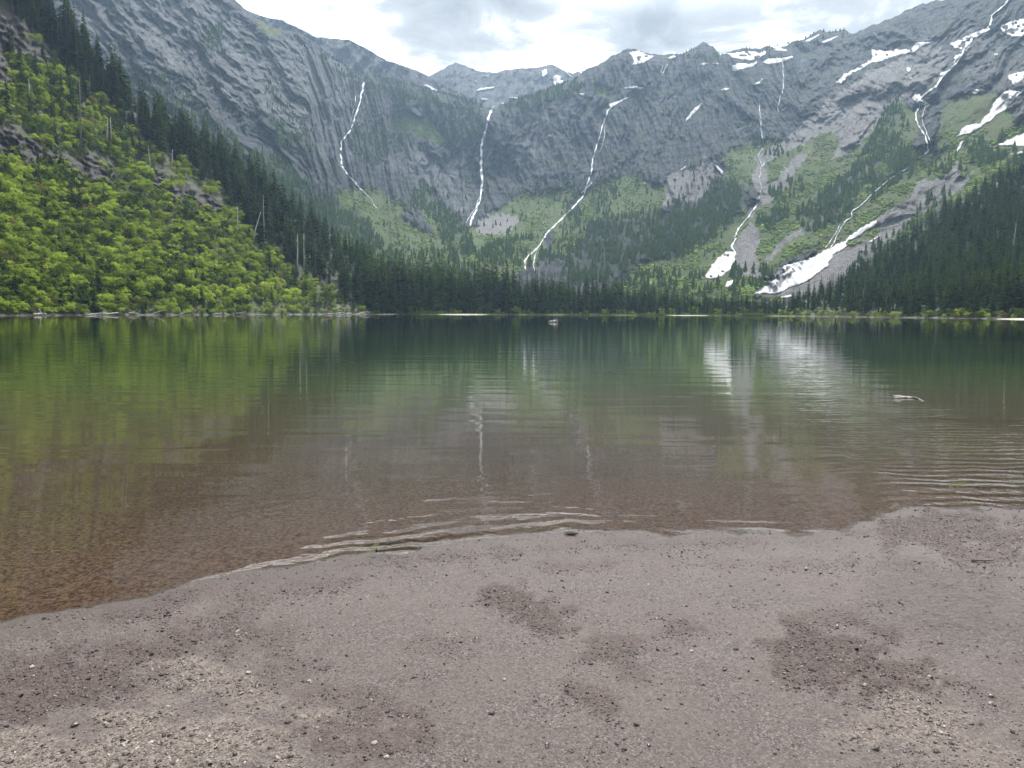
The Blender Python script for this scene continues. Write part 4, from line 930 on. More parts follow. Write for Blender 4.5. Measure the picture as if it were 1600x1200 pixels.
# belt on the delta
TOPB = pl([(560, 380), (600, 385), (640, 396), (680, 396), (700, 398), (760, 404), (800, 407), (830, 418), (870, 428), (900, 428), (920, 421), (945, 432), (1000, 440), (1050, 450), (1100, 453), (1150, 456), (1200, 460), (1260, 462), (1320, 470)])
for gx in np.arange(560, 1330, 5.6):
    for dr in (8, 16, 26, 40, 58, 80):
        if random.random() < .22: continue
        x = gx + random.uniform(-3, 3); R = float(FSH(x)) + dr + random.uniform(-4, 4)
        dx, dy, _ = ray(x, float(hor_y(x)))
        Hm = (float(hor_y(x)) - float(TOPB(x))) / FPX * R + 1.5
        gap = 0.72 + 0.33 * math.sin(x * .11) * math.sin(x * .043 + 1)
        Hm *= random.uniform(.62, 1.08) * (0.8 + 0.2 * gap) if dr > 12 else random.uniform(.35, .8)
        add('c', random.randrange(7), np.array([float(dx) * R, float(dy) * R, 0.8 + dr * .012]), Hm / H0, random.uniform(0, 6.28), random.uniform(1.05, 1.6), 'fb')
for gx in np.arange(625, 1290, 5.0):
    x = gx + random.uniform(-3, 3); R = float(FSH(x)) + random.uniform(3, 9); dx, dy, _ = ray(x, float(hor_y(x)))
    P = np.array([float(dx) * R, float(dy) * R, .4])
    if random.random() < .55: add('s', random.choice([0, 2, 3, 4, 4]), P, random.uniform(.3, .95) * (1.3 if 770 < x < 830 else 1), 0, 1.1, 'fs')
    elif random.random() < .75: add('y', random.randrange(3), P, random.uniform(.5, 1.2), 0, 1.1, 'fy')
# who shows, front to back
C.sort(key=lambda c: c['R'])
buf = np.zeros((420, 850), bool)
for c in C:
    h, w = c['h'] / 2, c['w'] / 2; cx, by = (c['px'] + 50) / 2, (c['py'] + 200) / 2; n = 0
    for row in range(int(max(0, by - h)), int(min(419, by)) + 1):
        f = (row - (by - h)) / h if c['kind'] != 's' else 0.9
        a, b = int(max(0, cx - w * f / 2)), int(min(849, cx + w * f / 2 + 1))
        if b > a: n += int((~buf[row, a:b]).sum()); buf[row, a:b] = True
    c['vis'] = n
con = sorted([c for c in C if c['kind'] != 's' and c['vis'] > 6], key=lambda c: -c['vis'])
shr = sorted([c for c in C if c['kind'] == 's' and c['vis'] > 6], key=lambda c: -c['vis'])
one_c = con[:300]; one_s = shr[:300]
chosen = {id(c) for c in one_c} | {id(c) for c in one_s}
def zone_con(c):
    x, z = c['px'], c['zone']
    if z == 'lf':
        if x < 150: return 'tall dark conifer standing at the top left corner above the shrubs', 'conifers in the top left corner'
        if x < 260: return 'tall dark conifer in the upper stand climbing the left slope', 'conifers of the upper left slope'
        if x < 370: return 'dark conifer halfway down the treed ridge of the left slope', 'conifers halfway down the left ridge'
        if x < 480: return 'dark conifer in the dense stand behind the pale snags', 'conifers behind the pale snags'
        return 'dark conifer low on the left slope where it meets the lake', 'conifers where the left slope meets the lake'
    if z == 'lm': return 'lone dark conifer rising out of the green shrubs on the left slope', 'scattered conifers among the left slope shrubs'
    if z == 'ly': return ('young conifer at the waterline under the left shrub slope' if x < 300 else 'young conifer by the driftwood at the foot of the left slope'), ('young conifers along the left waterline' if x < 300 else 'young conifers by the driftwood')
    if z == 'rf': return ('dark conifer in the steep right hand forest at the frame edge' if x > 1450 else 'dark conifer on the lower end of the right forest slope'), ('conifers of the right forest' if x > 1450 else 'conifers at the lower end of the right forest')
    if z == 'fy': return 'small young conifer at the edge of the far shore', 'young conifers on the far shore'
    if x < 700: return 'tall conifer of the far shore belt behind the bright grass patch', 'far belt behind the grass patch'
    if x < 860: return 'conifer of the far shore belt below the central and slanting waterfalls', 'far belt below the waterfalls'
    if x < 1060: return 'conifer of the far shore belt right of the slanting waterfall', 'far belt right of the slanting waterfall'
    return 'short conifer of the far shore belt in front of the snowfields', 'far belt in front of the snowfields'
def zone_shr(c):
    x, y, z = c['px'], c['py'], c['zone']
    if z == 'fs': return 'light green bush at the far shoreline under the conifers', 'bushes on the far shoreline'
    if z == 'rs': return 'small bush at the waterline below the right forest', 'bushes below the right forest'
    k = ['leafy', 'leafy', 'upright leafy', 'low leafy', 'dark green', 'brownish green'][c['idx']]
    if y < 150: a = 'near the rock band in the top left corner'
    elif y < 260: a = 'on the upper left slope above the rock outcrops'
    elif y < 340: a = ('beside the dark rock outcrop on the left slope' if x < 200 else 'between rock ledges on the middle of the left slope')
    elif y < 430: a = ('in the bright thicket on the lower left slope' if x < 250 else 'below the pale snags on the lower left slope')
    else: a = ('at the left waterline' if x < 250 else 'near the driftwood on the left shore')
    return k + ' shrub ' + a, 'shrubs ' + a
LM = [(128, 190, 'the tall dark dead trunk'), (180, 127, 'the white broken snag'), (170, 205, 'the twin pale snags'), (40, 60, 'the top left rock band'), (40, 235, 'the upper left rock outcrop'), (140, 272, 'the dark overhanging rock outcrop'), (295, 305, 'the long rock ledge'),
      (404, 355, 'the white leaning trunk'), (371, 340, 'the grey snag by the leaning trunk'), (413, 330, 'the tall slim white snag'), (465, 395, 'the three pale snags'), (269, 246, 'the short pale snag'), (60, 488, 'the bleached log pile'), (187, 490, 'the longest pale log'), (247, 486, 'the slanting branchy log'),
      (295, 489, 'the thin crossing log'), (377, 489, 'the dark rounded log'), (485, 487, 'the forked pale log'), (540, 485, 'the long white driftwood logs'), (670, 484, 'the bright grass patch'), (725, 488, 'the pale gravel sandbar'), (863, 480, 'the floating white stump'), (752, 440, 'the foot of the central waterfall'),
      (828, 425, 'the foot of the slanting waterfall'), (590, 430, 'the corner where the left slope ends'), (1075, 488, 'the thin pale sandbar'), (1120, 440, 'the small gully snowfield'), (1225, 455, 'the tip of the long snowfield'), (1300, 420, 'the long snowfield'), (1371, 360, 'the top of the long snowfield'), (1190, 485, 'the pale green grass clump'),
      (1349, 450, 'the lower grey snags'), (1581, 380, 'the bare pale snag'), (1580, 500, 'the right gravel spit'), (1500, 300, 'the grey slab streaks'), (943, 484, 'the middle grass clump'), (1000, 450, 'the green avalanche slope'), (10, 400, 'the left frame edge'), (1590, 440, 'the right frame edge'), (700, 400, 'the gap under the left turf slope')]
def near_lm(c):
    x, y = c['px'], c['py'] - c['h'] * .5
    d = sorted(LM, key=lambda l: math.hypot(l[0] - x, (l[1] - y) * 1.3))[0]
    dx, dy = x - d[0], y - d[1]; q = math.hypot(dx, dy); w = 'just' if q < 18 else ('' if q < 45 else 'well')
    if abs(dx) > 2.2 * abs(dy): r = 'right of' if dx > 0 else 'left of'
    elif abs(dy) > 2.2 * abs(dx): r = 'below' if dy > 0 else 'above'
    else: r = ('below' if dy > 0 else 'above') + ' and ' + ('right of' if dx > 0 else 'left of')
    return (w + ' ' + r + ' ' + d[2]).strip()
hs = sorted(c['h'] for c in one_c)
def size_word(c, L): 
    q = sum(h < c['h'] for h in L) / len(L)
    return 'tiny' if q < .1 else 'small' if q < .3 else 'middling' if q < .5 else 'medium' if q < .7 else 'tall' if q < .9 else 'towering'
_c = {}
for c in one_c:
    broad = 'narrow' if c['wide'] < 1.15 else 'slender' if c['wide'] < 1.3 else 'full' if c['wide'] < 1.5 else 'broad'
    w = size_word(c, hs); base = 'young conifer' if c['kind'] == 'y' else 'dark conifer'
    c['label'] = w + ' ' + broad + ' ' + base + ' ' + near_lm(c)
hs2 = sorted(c['h'] for c in one_s)
for c in one_s:
    k = ['leafy', 'lush', 'upright', 'low', 'dark green', 'brownish green'][c['idx']]
    c['label'] = size_word(c, hs2).replace('tall', 'big') + ' ' + k + ' shrub ' + near_lm(c)
for c in one_c + one_s: _c.setdefault(c['label'], []).append(c)
for lab_, L in _c.items():
    if 1 < len(L) < 6:
        L.sort(key=lambda c: c['px'])
        nm = {2: ['left one', 'right one'], 3: ['leftmost', 'middle one', 'rightmost'], 4: ['leftmost', 'second from left', 'second from right', 'rightmost'], 5: ['leftmost', 'second from left', 'middle one', 'second from right', 'rightmost']}[len(L)]
        for c, w in zip(L, nm):
            b_ = lab_
            if len((b_ + w).split()) > 14: b_ = b_.replace(' dark conifer', ' conifer').replace('the dark overhanging rock', 'the overhanging rock').replace('the upper left rock', 'the upper rock').replace('the grey snag by the leaning trunk', 'the grey snag')
            if len((b_ + ' ' + w).split()) > 16: b_ = ' '.join(b_.split()[1:])
            c['label'] = b_ + ', ' + w
for c in one_c:
    cr_, tk = (CON if c['kind'] == 'c' else YNG)[c['idx']]
    e = bpy.data.objects.new('conifer' if c['kind'] == 'c' else 'young_conifer', None); col.objects.link(e)
    e.location = [float(q) for q in c['P']]; e.rotation_euler = (random.uniform(-.02, .02), random.uniform(-.02, .02), c['rz'])
    e.scale = (c['s'] * c['wide'], c['s'] * c['wide'], c['s'])
    gr = zone_con(c)[1]; tag(e, c['label'], 'conifer', gr)
    obj('trunk', tk, e); obj('crown', cr_, e)
for c in one_s:
    o = obj('shrub', SHR[c['idx']]); o.location = [float(q) for q in c['P']]; o.rotation_euler = (0, 0, c['rz']); o.scale = (c['s'] * c['wide'], c['s'] * c['wide'], c['s'])
    gr = zone_shr(c)[1]; tag(o, c['label'], 'shrub', gr)

# the rest of the wood and thicket: instanced on points, one object each
def scatter(name, cands, meshes, label, cat):
    """plants beyond the 300 that show largest; a point per plant carrying a merged copy of its kind"""
    pts = np.array([c['P'] for c in cands], np.float32)
    me = bpy.data.meshes.new(name); me.vertices.add(len(pts)); me.vertices.foreach_set('co', pts.ravel())
    for an, ty, vals in (('rotz', 'FLOAT', [c['rz'] for c in cands]), ('scl', 'FLOAT', [c['s'] for c in cands]), ('wide', 'FLOAT', [c['wide'] for c in cands]), ('kind_index', 'INT', [c['mi'] for c in cands])):
        a = me.attributes.new(an, ty, 'POINT'); a.data.foreach_set('value', vals)
    o = obj(name, me)
    ng = bpy.data.node_groups.new(name + '_nodes', 'GeometryNodeTree')
    ng.interface.new_socket('Geometry', in_out='INPUT', socket_type='NodeSocketGeometry'); ng.interface.new_socket('Geometry', in_out='OUTPUT', socket_type='NodeSocketGeometry')
    gi = ng.nodes.new('NodeGroupInput'); go = ng.nodes.new('NodeGroupOutput'); jo = ng.nodes.new('GeometryNodeJoinGeometry')
    na = {}
    for an, ty in (('rotz', 'FLOAT'), ('scl', 'FLOAT'), ('wide', 'FLOAT'), ('kind_index', 'INT')):
        q = ng.nodes.new('GeometryNodeInputNamedAttribute'); q.data_type = ty; q.inputs[0].default_value = an; na[an] = q.outputs[0]
    rc = ng.nodes.new('ShaderNodeCombineXYZ'); ng.links.new(na['rotz'], rc.inputs[2])
    mu = ng.nodes.new('ShaderNodeMath'); mu.operation = 'MULTIPLY'; ng.links.new(na['scl'], mu.inputs[0]); ng.links.new(na['wide'], mu.inputs[1])
    sc_ = ng.nodes.new('ShaderNodeCombineXYZ'); ng.links.new(mu.outputs[0], sc_.inputs[0]); ng.links.new(mu.outputs[0], sc_.inputs[1]); ng.links.new(na['scl'], sc_.inputs[2])
    for i, src in enumerate(meshes):
        oi = ng.nodes.new('GeometryNodeObjectInfo'); oi.inputs['Object'].default_value = src; oi.transform_space = 'ORIGINAL'; oi.inputs['As Instance'].default_value = False
        cp = ng.nodes.new('FunctionNodeCompare'); cp.data_type = 'INT'; cp.operation = 'EQUAL'; ng.links.new(na['kind_index'], cp.inputs[2]); cp.inputs[3].default_value = i
        ip = ng.nodes.new('GeometryNodeInstanceOnPoints'); ng.links.new(gi.outputs[0], ip.inputs['Points']); ng.links.new(cp.outputs[0], ip.inputs['Selection'])
        ng.links.new(oi.outputs['Geometry'], ip.inputs['Instance']); ng.links.new(rc.outputs[0], ip.inputs['Rotation']); ng.links.new(sc_.outputs[0], ip.inputs['Scale'])
        ng.links.new(ip.outputs[0], jo.inputs[0])
    ng.links.new(jo.outputs[0], go.inputs[0])
    md = o.modifiers.new('scatter', 'NODES'); md.node_group = ng
    return tag(o, label, cat, kind='stuff')
def first_obj(me): return next(o for o in col.objects if o.data == me)
srcC, srcY = [], []
allc = [c for c in C if id(c) not in chosen]
def sources(pairs, cands, key):
    srcs = []
    for i, me in enumerate(pairs):
        u = [o for o in col.objects if o.data == me]
        srcs.append(u[0] if u else None)
    return srcs
crown_src = sources([p[0] for p in CON] + [p[0] for p in YNG], None, None)
trunk_src = sources([p[1] for p in CON], None, None)
rest_c = [c for c in allc if c['kind'] != 's']
for c in rest_c: c['mi'] = c['idx'] + (7 if c['kind'] == 'y' else 0)
ok = [i for i, s in enumerate(crown_src) if s is not None]
for c in rest_c:
    if c['mi'] not in ok: c['mi'] = random.choice([k for k in ok if k < 7])
dummy = next(s for s in crown_src if s)
scatter('conifer_forest', rest_c, [s or dummy for s in crown_src], 'mass of dark conifers filling the slopes and the far shore', 'forest')
rest_s = [c for c in allc if c['kind'] == 's']
shr_src = sources(SHR, None, None); oks = [i for i, s in enumerate(shr_src) if s]
for c in rest_s: c['mi'] = c['idx'] if c['idx'] in oks else oks[0]
dummy = next(s for s in shr_src if s)
scatter('shrub_thicket', rest_s, [s or dummy for s in shr_src], 'mass of bright green shrubs covering the left slope', 'thicket')

# small trees high on the mountain walls: thousands, one object
TREES = [([(560, 122), (600, 124), (640, 134), (680, 146), (745, 162), (755, 178), (755, 215), (720, 225), (690, 195), (650, 180), (620, 160), (560, 130)], 520),
    ([(778, 170), (850, 142), (900, 126), (915, 130), (900, 150), (850, 160), (790, 190)], 260), ([(500, 82), (560, 122), (540, 125), (500, 92)], 70),
    ([(330, 240), (420, 235), (500, 300), (560, 330), (600, 380), (560, 430), (430, 340)], 650), ([(180, 130), (260, 120), (420, 260), (520, 330), (420, 330), (280, 240)], 260), ([(400, 120), (470, 150), (500, 200), (470, 230), (420, 180)], 70), ([(420, 185), (460, 200), (500, 240), (440, 230)], 70), ([(545, 190), (620, 190), (640, 230), (580, 260), (550, 240)], 170),
    ([(655, 280), (680, 305), (730, 355), (745, 400), (700, 410), (680, 350), (640, 310)], 260), ([(760, 380), (830, 370), (860, 400), (830, 420), (740, 410)], 150), ([(890, 290), (960, 280), (970, 330), (900, 400), (850, 420)], 150),
    ([(1115, 285), (1140, 280), (1160, 300), (1145, 350), (1080, 400), (1010, 410), (1030, 360), (1090, 320)], 420), ([(880, 400), (940, 340), (1040, 330), (1100, 320), (1090, 370), (1000, 410), (950, 440), (880, 450)], 420),
    ([(1240, 335), (1300, 290), (1370, 250), (1420, 215), (1430, 265), (1370, 310), (1330, 345), (1265, 370)], 330), ([(1180, 350), (1230, 318), (1232, 340), (1200, 360)], 60), ([(1385, 160), (1405, 150), (1420, 200), (1380, 250), (1330, 270), (1365, 210)], 190),
    ([(318, 40), (350, 35), (345, 70), (325, 85)], 60), ([(1200, 300), (1250, 270), (1260, 300), (1220, 330)], 40), ([(1050, 85), (1140, 82), (1330, 52), (1330, 60), (1140, 92), (1050, 95)], 110), ([(1150, 170), (1200, 200), (1240, 250), (1180, 240)], 60),
    ([(1430, 240), (1560, 215), (1600, 200), (1600, 260), (1500, 270), (1420, 280)], 90), ([(960, 430), (1200, 420), (1230, 465), (960, 470)], 130), ([(600, 300), (1150, 250), (1150, 400), (600, 430)], 200), ([(930, 110), (1060, 100), (1060, 200), (930, 180)], 90),
    ([(560, 380), (760, 400), (760, 440), (560, 430)], 120), ([(1340, 400), (1420, 350), (1460, 300), (1500, 280), (1480, 330), (1400, 400), (1300, 450)], 60)]
PX, PY = [], []
for k, (poly, n) in enumerate(TREES):
    p = np.array(poly, float); a, b = p.min(0), p.max(0); q = rng.uniform(a, b, (n * 9, 2)); q = q[inpoly(q[:, 0], q[:, 1], poly)]
    q = q[fbm(q[:, 0] / 22, q[:, 1] / 14, 3, 600) > -0.12][:int(n * 1.5)]
    PX.append(q[:, 0]); PY.append(q[:, 1])
# a line of trees along the rim
q = np.concatenate([rng.uniform(500, 755, 150), rng.uniform(780, 915, 90), rng.uniform(1050, 1330, 50)]); PX.append(q); PY.append(SKY(q) + 1.5)
PX, PY = np.concatenate(PX), np.concatenate(PY)
def clear_of(px, py, wf=5.0):
    okk = np.ones(len(px), bool)
    for lab, sf, poly, hol in SNOWS:
        if sf is cirque:
            for ox, oy in ((0, 0), (0, 5), (3, 3), (-3, 3), (0, -2)): okk &= ~inpoly(px - ox, py - oy, poly)
    for lab, strands in FALLS:
        for p, w in strands:
            p = np.array(p, float)
            for (ax, ay), (bx_, by_) in zip(p[:-1], p[1:]):
                L2 = (bx_ - ax) ** 2 + (by_ - ay) ** 2; t = np.clip(((px - ax) * (bx_ - ax) + (py - 2 - ay) * (by_ - ay)) / L2, 0, 1)
                okk &= np.hypot(px - ax - t * (bx_ - ax), py - 2 - ay - t * (by_ - ay)) > wf
    return okk
_k = clear_of(PX, PY); PX, PY = PX[_k], PY[_k]
B = cirque(PX, PY); n = len(B)
ht = rng.uniform(5, 11.5, n) * np.where(B[:, 2] > 250, .8, 1.15)
Vs = []; tiers = 3; ns = 6
ang = np.arange(ns) / ns * 2 * math.pi
lay = []
for t in range(tiers):
    z0_, z1_, r_ = [(0.05, .55, .23), (.3, .78, .175), (.58, 1.0, .11)][t]
    ring = np.stack([np.cos(ang) * r_, np.sin(ang) * r_, np.full(ns, z0_)], -1); lay.append(ring); lay.append(np.array([[0, 0, z1_]]))
T = np.concatenate(lay); TF = np.array([(t * (ns + 1) + k, t * (ns + 1) + (k + 1) % ns, t * (ns + 1) + ns) for t in range(tiers) for k in range(ns)])
jit = rng.uniform(.6, 1.35, (n, len(T), 1)); jit[:, ns::ns + 1] = 1
V = T[None] * np.concatenate([jit, jit, np.ones_like(jit)], -1) * ht[:, None, None] + B[:, None, :] - np.array([0, 0, .5])
F = (TF[None] + (np.arange(n) * len(T))[:, None, None]).reshape(-1, 3)
o = obj('mountain_trees', mesh_np('mountain_trees', V.reshape(-1, 3), F, [M_needle], False))
tag(o, 'thousands of tiny dark conifers clinging to the rim and ledges of the mountain', 'forest', kind='stuff')

# bushes on the avalanche slopes: countless low alder
q = rng.uniform((500, 200), (1600, 480), (90000, 2)); gmask = region(q[:, 0], q[:, 1], GREEN, 12, 60) > .5
tl = region(q[:, 0], q[:, 1], TALUS, 10, 80) > .3
q = q[gmask & ~tl & (rng.random(len(q)) < sstep(-.25, .3, fbm(q[:, 0] / 30, q[:, 1] / 16, 3, 620)) * .8)][:24000]
q = q[clear_of(q[:, 0], q[:, 1], 4.0)]
B = cirque(q[:, 0], q[:, 1]); n = len(B); s = rng.uniform(0.9, 2.2, n)
up = ico_v.copy(); 
V = up[None] * rng.uniform(.65, 1.3, (n, 12, 1)) * s[:, None, None] * np.array([1, 1, .75]) + B[:, None, :] + np.array([0, 0, .6])
F = (ico_f[None] + (np.arange(n) * 12)[:, None, None]).reshape(-1, 3)
M_bush = mat_simple('slope_bush', (0.065, 0.105, 0.028), (0.20, 0.27, 0.065), 0.05, .9, .8, .5, .1, objspace=False)
o = obj('slope_bushes', mesh_np('slope_bushes', V.reshape(-1, 3), F, [M_bush], False))
tag(o, 'countless low green bushes on the avalanche slopes below the cliffs', 'bushes', kind='stuff')

# ------------------------------------------------------------------ snags
def snag(px, y0, y1, lean, mat, lab, rad=.35, surf=left_hill, stubs=6, Rfix=None):
    """y0 top row, y1 foot row"""
    P = surf(float(px), float(y1)) if Rfix is None else at(float(px), float(y1), Rfix)
    R = math.hypot(P[0], P[1]); H = (y1 - y0) / FPX * R; L = lean / FPX * R
    r = random.Random(int(px * 7))
    path = [(0, 0, -1), (L * .3 + r.uniform(-.1, .1), 0, H * .33), (L * .68 + r.uniform(-.15, .15), 0, H * .7), (L, 0, H)]
    parts = [tube(path, [rad, rad * .82, rad * .55, rad * .2], 7)]
    for k in range(stubs):
        t = r.uniform(.3, .95); a = r.uniform(0, 6.28); b = np.array([L * t, 0, H * t]); ln = r.uniform(.8, 2.4) * (1.1 - t * .6)
        parts.append(tube([b, b + np.array([math.cos(a) * ln, math.sin(a) * ln, ln * r.uniform(-.2, .35)])], [rad * .22, rad * .05], 4))
    v, f = join(parts); o = obj('snag', mesh_np('snag', v, f, [mat], True)); o.location = [float(q) for q in P]
    return tag(o, lab, 'dead tree', 'dead trees on the slopes')
for a in [(126, 140, 235, 3, M_snag_dark, 'tall dark dead trunk alone among the upper left shrubs', .5), (180, 120, 134, 0, M_snag, 'short white broken snag against the upper left conifers', .45), (140, 122, 146, 1, M_snag_dark, 'grey snag just right above the tall dark dead trunk', .3),
          (148, 186, 214, -1, M_snag_dark, 'dark stub snag right of the tall dead trunk', .35), (167, 192, 218, 2, M_snag, 'left of two pale twin snags on the upper slope', .33), (174, 188, 216, 0, M_snag, 'right of two pale twin snags on the upper slope', .3),
          (214, 152, 202, 3, M_snag_dark, 'slim grey snag in front of the ridge conifers', .28), (269, 236, 256, 1, M_snag, 'short pale snag beside the slope ledge conifers', .4), (371, 325, 358, 1, M_snag, 'grey snag standing left of the leaning white log', .4),
          (395, 334, 376, 13, M_snag, 'white dead trunk leaning right against dark conifers', .42), (413, 311, 378, 0, M_snag, 'tall slim white snag beside the leaning trunk', .3), (442, 341, 366, 4, M_snag_dark, 'grey leaning snag right of the tall slim one', .35),
          (454, 360, 402, 2, M_snag, 'leftmost of three pale snags above the shore shrubs', .35), (465, 369, 418, 1, M_snag, 'thick middle one of three pale snags above the shore', .5), (475, 368, 420, 1, M_snag, 'rightmost of three pale snags above the shore shrubs', .3),
          (235, 232, 262, -2, M_snag, 'pale thin snag over the ridge rock ledge', .25), (46, 128, 150, 0, M_snag, 'short pale snag under the top left rock band', .3), (390, 400, 425, 1, M_snag_dark, 'dark snag low in the bright thicket', .25)]:
    P_ = left_hill(float(a[0]), float(a[2]))
    snag(a[0], a[1], a[2], a[3], a[4], a[5], a[6], Rfix=math.hypot(P_[0], P_[1]) - 6)
for a in [(1581, 358, 402, 3, M_snag, 'pale bare snag high in the right forest', .3), (1349, 428, 472, 2, M_snag_dark, 'left grey snag in the lower right forest', .3), (1334, 450, 482, 0, M_snag_dark, 'short grey snag near the foot of the right forest', .3), (1371, 445, 475, 1, M_snag_dark, 'right grey snag in the lower right forest', .25)]:
    P_ = right_hill(float(a[0]), float(a[2]))
    snag(*a, surf=right_hill, Rfix=math.hypot(P_[0], P_[1]) - 14)

# ------------------------------------------------------------------ driftwood
def log(pa, pb, rad, mat, lab, z=0.15, branches=2, seed=0, name='driftwood_log', cat='driftwood', group='driftwood along the left shore', bend=.06):
    a, b = np.array(pa, float), np.array(pb, float); r = random.Random(seed); d = b - a; L = np.linalg.norm(d)
    n = 7; path = []
    for i in range(n):
        t = i / (n - 1); path.append(a + d * t + np.array([r.uniform(-1, 1), r.uniform(-1, 1), r.uniform(-.4, .6)]) * L * bend * (1 if 0 < i < n - 1 else 0))
    c0 = (a + b) / 2
    rad_ = [rad * (1.25 if i == 0 else 1 - .5 * i / n) * r.uniform(.9, 1.1) for i in range(n)]
    parts = [tube([p - c0 for p in path], rad_, 8)]
    for k in range(branches):
        i = r.randrange(1, n - 1); dr = np.array([r.uniform(-1, 1), r.uniform(-1, 1), r.uniform(.2, .8)]); dr /= np.linalg.norm(dr)
        p = path[i] - c0; parts.append(tube([p, p + dr * L * .12, p + dr * L * .2 + np.array([0, 0, .02 * L])], [rad * .4, rad * .25, rad * .08], 5))
    v, f = join(parts); o = obj(name, mesh_np(name, v, f, [mat], True)); o.location = c0
    return tag(o, lab, cat, group)
def shore_pt(px, dR=0.0, z=.2):
    R = float(LSHORE(px)) + dR; dx, dy, _ = ray(px, float(hor_y(px))); return np.array([float(dx) * R, float(dy) * R, z])
DL = [(52, 66, -.5, 'bleached log pile left end near the frame edge', .35), (58, 72, 1, 'pale log touching the bleached pile near the frame edge', .3), (66, 60, 0, 'short upright stub on the bleached pile', .3), (132, 168, -1, 'long thin grey log on the left waterline', .22), (160, 214, -.5, 'longest pale log lying flat on the left waterline', .25),
      (196, 216, 1.5, 'short log behind the longest pale log', .25), (238, 256, 1, 'slanting branchy log under the young conifers', .22), (282, 300, 0, 'thin crossing log with raised end', .2), (292, 310, 2, 'white log behind the thin crossing log', .24), (330, 352, 0, 'grey half sunken log midway along the shore', .22), (368, 386, -.5, 'dark rounded log at the waterline', .5),
      (398, 420, 1, 'pale straight log right of the dark rounded one', .25), (440, 452, 0, 'small dark log near the red shrubs', .35), (478, 492, 1, 'forked pale log at the foot of the shrubs', .3), (505, 545, 3, 'long pale log angled up the bank', .35), (512, 560, 0, 'long white log on the right end of the driftwood', .35), (540, 578, -1, 'lowest white log touching the lake right end', .4), (560, 600, 2, 'last grey log before the dark trees', .3)]
for k, (a, b, dR, lab, rad) in enumerate(DL):
    pa, pb = shore_pt(a, dR, .35), shore_pt(b, dR + random.uniform(-2, 2), .35 + (1.6 if 'up' in lab or 'slant' in lab or 'raised' in lab or 'angled' in lab else random.uniform(0, .4)))
    log(pa, pb, rad * .8, M_snag_dark if 'dark' in lab else M_snag, lab, seed=k, branches=3)

# floating wood on the lake
P0 = on_level(1396., 622., 0.0); P1 = on_level(1444., 627., 0.0)
root = bpy.data.objects.new('floating_driftwood', None); col.objects.link(root); root.location = (P0 + P1) / 2
tag(root, 'bleached forked driftwood with dark wet end floating in the right shallows', 'driftwood')
c0 = (P0 + P1) / 2
v, f = tube([P0 - c0 + (0, 0, .035), P0 - c0 + (.10, 0, .04), P0 - c0 + (.2, .02, .022), P0 - c0 + (.33, .0, .018), P0 - c0 + (.44, .01, .012), P1 - c0 + (-.02, 0, .005)], [.016, .024, .02, .016, .014, .008], 8)
v2, f2 = tube([P0 - c0 + (.01, -.03, .004), P0 - c0 + (.1, -.03, .012), P0 - c0 + (.21, 0, .015)], [.02, .024, .016], 8)
v3, f3 = tube([P0 - c0 + (.27, -.02, .006), P0 - c0 + (.30, -.03, .012), P0 - c0 + (.34, -.02, .006)], [.008, .018, .008], 6)
obj('branch', mesh_np('branch', *join([(v, f), (v2, f2), (v3, f3)]), [M_snag], True), root)
v, f = tube([P0 - c0 + (.20, .02, .0), P0 - c0 + (.3, .03, .008), P0 - c0 + (.42, .03, .006), P1 - c0 + (.03, .02, -.005)], [.02, .028, .026, .012], 8)
obj('wet_bark', mesh_np('wet_bark', v, f, [M_snag_dark], True), root)['label'] = 'dark wet underside of the driftwood'
P0 = on_level(857., 503.5, 0.0); P1 = on_level(871., 503.5, 0.0); c0 = (P0 + P1) / 2
root = bpy.data.objects.new('floating_stump', None); col.objects.link(root); root.location = c0
tag(root, 'white root stump floating far out in the middle of the lake', 'stump')
v, f = tube([P0 - c0 + (0, 0, .05), P0 - c0 + (.4, 0, .16), P0 - c0 + (.8, 0, .14), P1 - c0 + (-.3, 0, .25)], [.10, .15, .12, .16], 8)
pr = [(v, f)]
for k in range(7):
    a = -0.6 + k * .55; pr.append(tube([P1 - c0 + (-.3, 0, .2), P1 - c0 + (-.3 + math.cos(a) * .3, random.uniform(-.3, .1), .25 + math.sin(a) * .22), P1 - c0 + (-.3 + math.cos(a) * .45, random.uniform(-.3, .2), .25 + math.sin(a) * .36)], [.1, .07, .03], 6))
obj('trunk', mesh_np('trunk', *join(pr[:1]), [M_snag], True), root); obj('roots', mesh_np('roots', *join(pr[1:]), [M_snag], True), root)

# sunken wood on the lake bed
def ground_pt(px, py, dz=0.0):
    p = on_level(float(px), float(py), 0.0)
    for _ in range(8):
        z = float(gz(np.array(p[0]), np.array(p[1]))); p = on_level(float(px), float(py), z)
    p[2] += dz; return p
for k, (xa, ya, xb, yb, rad, lab) in enumerate([(693, 590, 722, 591, .05, 'dark sunken log below the central waterfall reflection'), (926, 584, 962, 583, .05, 'left dark sunken branch in the middle of the lake'), (958, 586, 985, 585, .045, 'right dark sunken branch in the middle of the lake'),
        (505, 565, 560, 569, .06, 'long dark sunken log off the left shore'), (560, 569, 604, 566, .05, 'dark sunken log beside the longer one off the left shore'), (365, 560, 420, 561, .05, 'faint sunken log in the green reflection'), (845, 672, 872, 671, .015, 'thin sunken stick in the middle shallows')]):
    a, b = ground_pt(xa, ya, .03), ground_pt(xb, yb, .03)
    log(a, b, rad * .45, M_snag_dark, lab, seed=60 + k, branches=2, name='sunken_log', cat='log', group='sunken wood on the lake bed', bend=.05)
a, b = ground_pt(1518, 878, .012), ground_pt(1552, 879, .014)
log(a, b, .009, M_snag_dark, 'dark straight stick lying on the right beach', seed=90, branches=1, name='stick', cat='stick', group=None, bend=.01)
a, b = ground_pt(1388, 1011, .006), ground_pt(1408, 1013, .006)

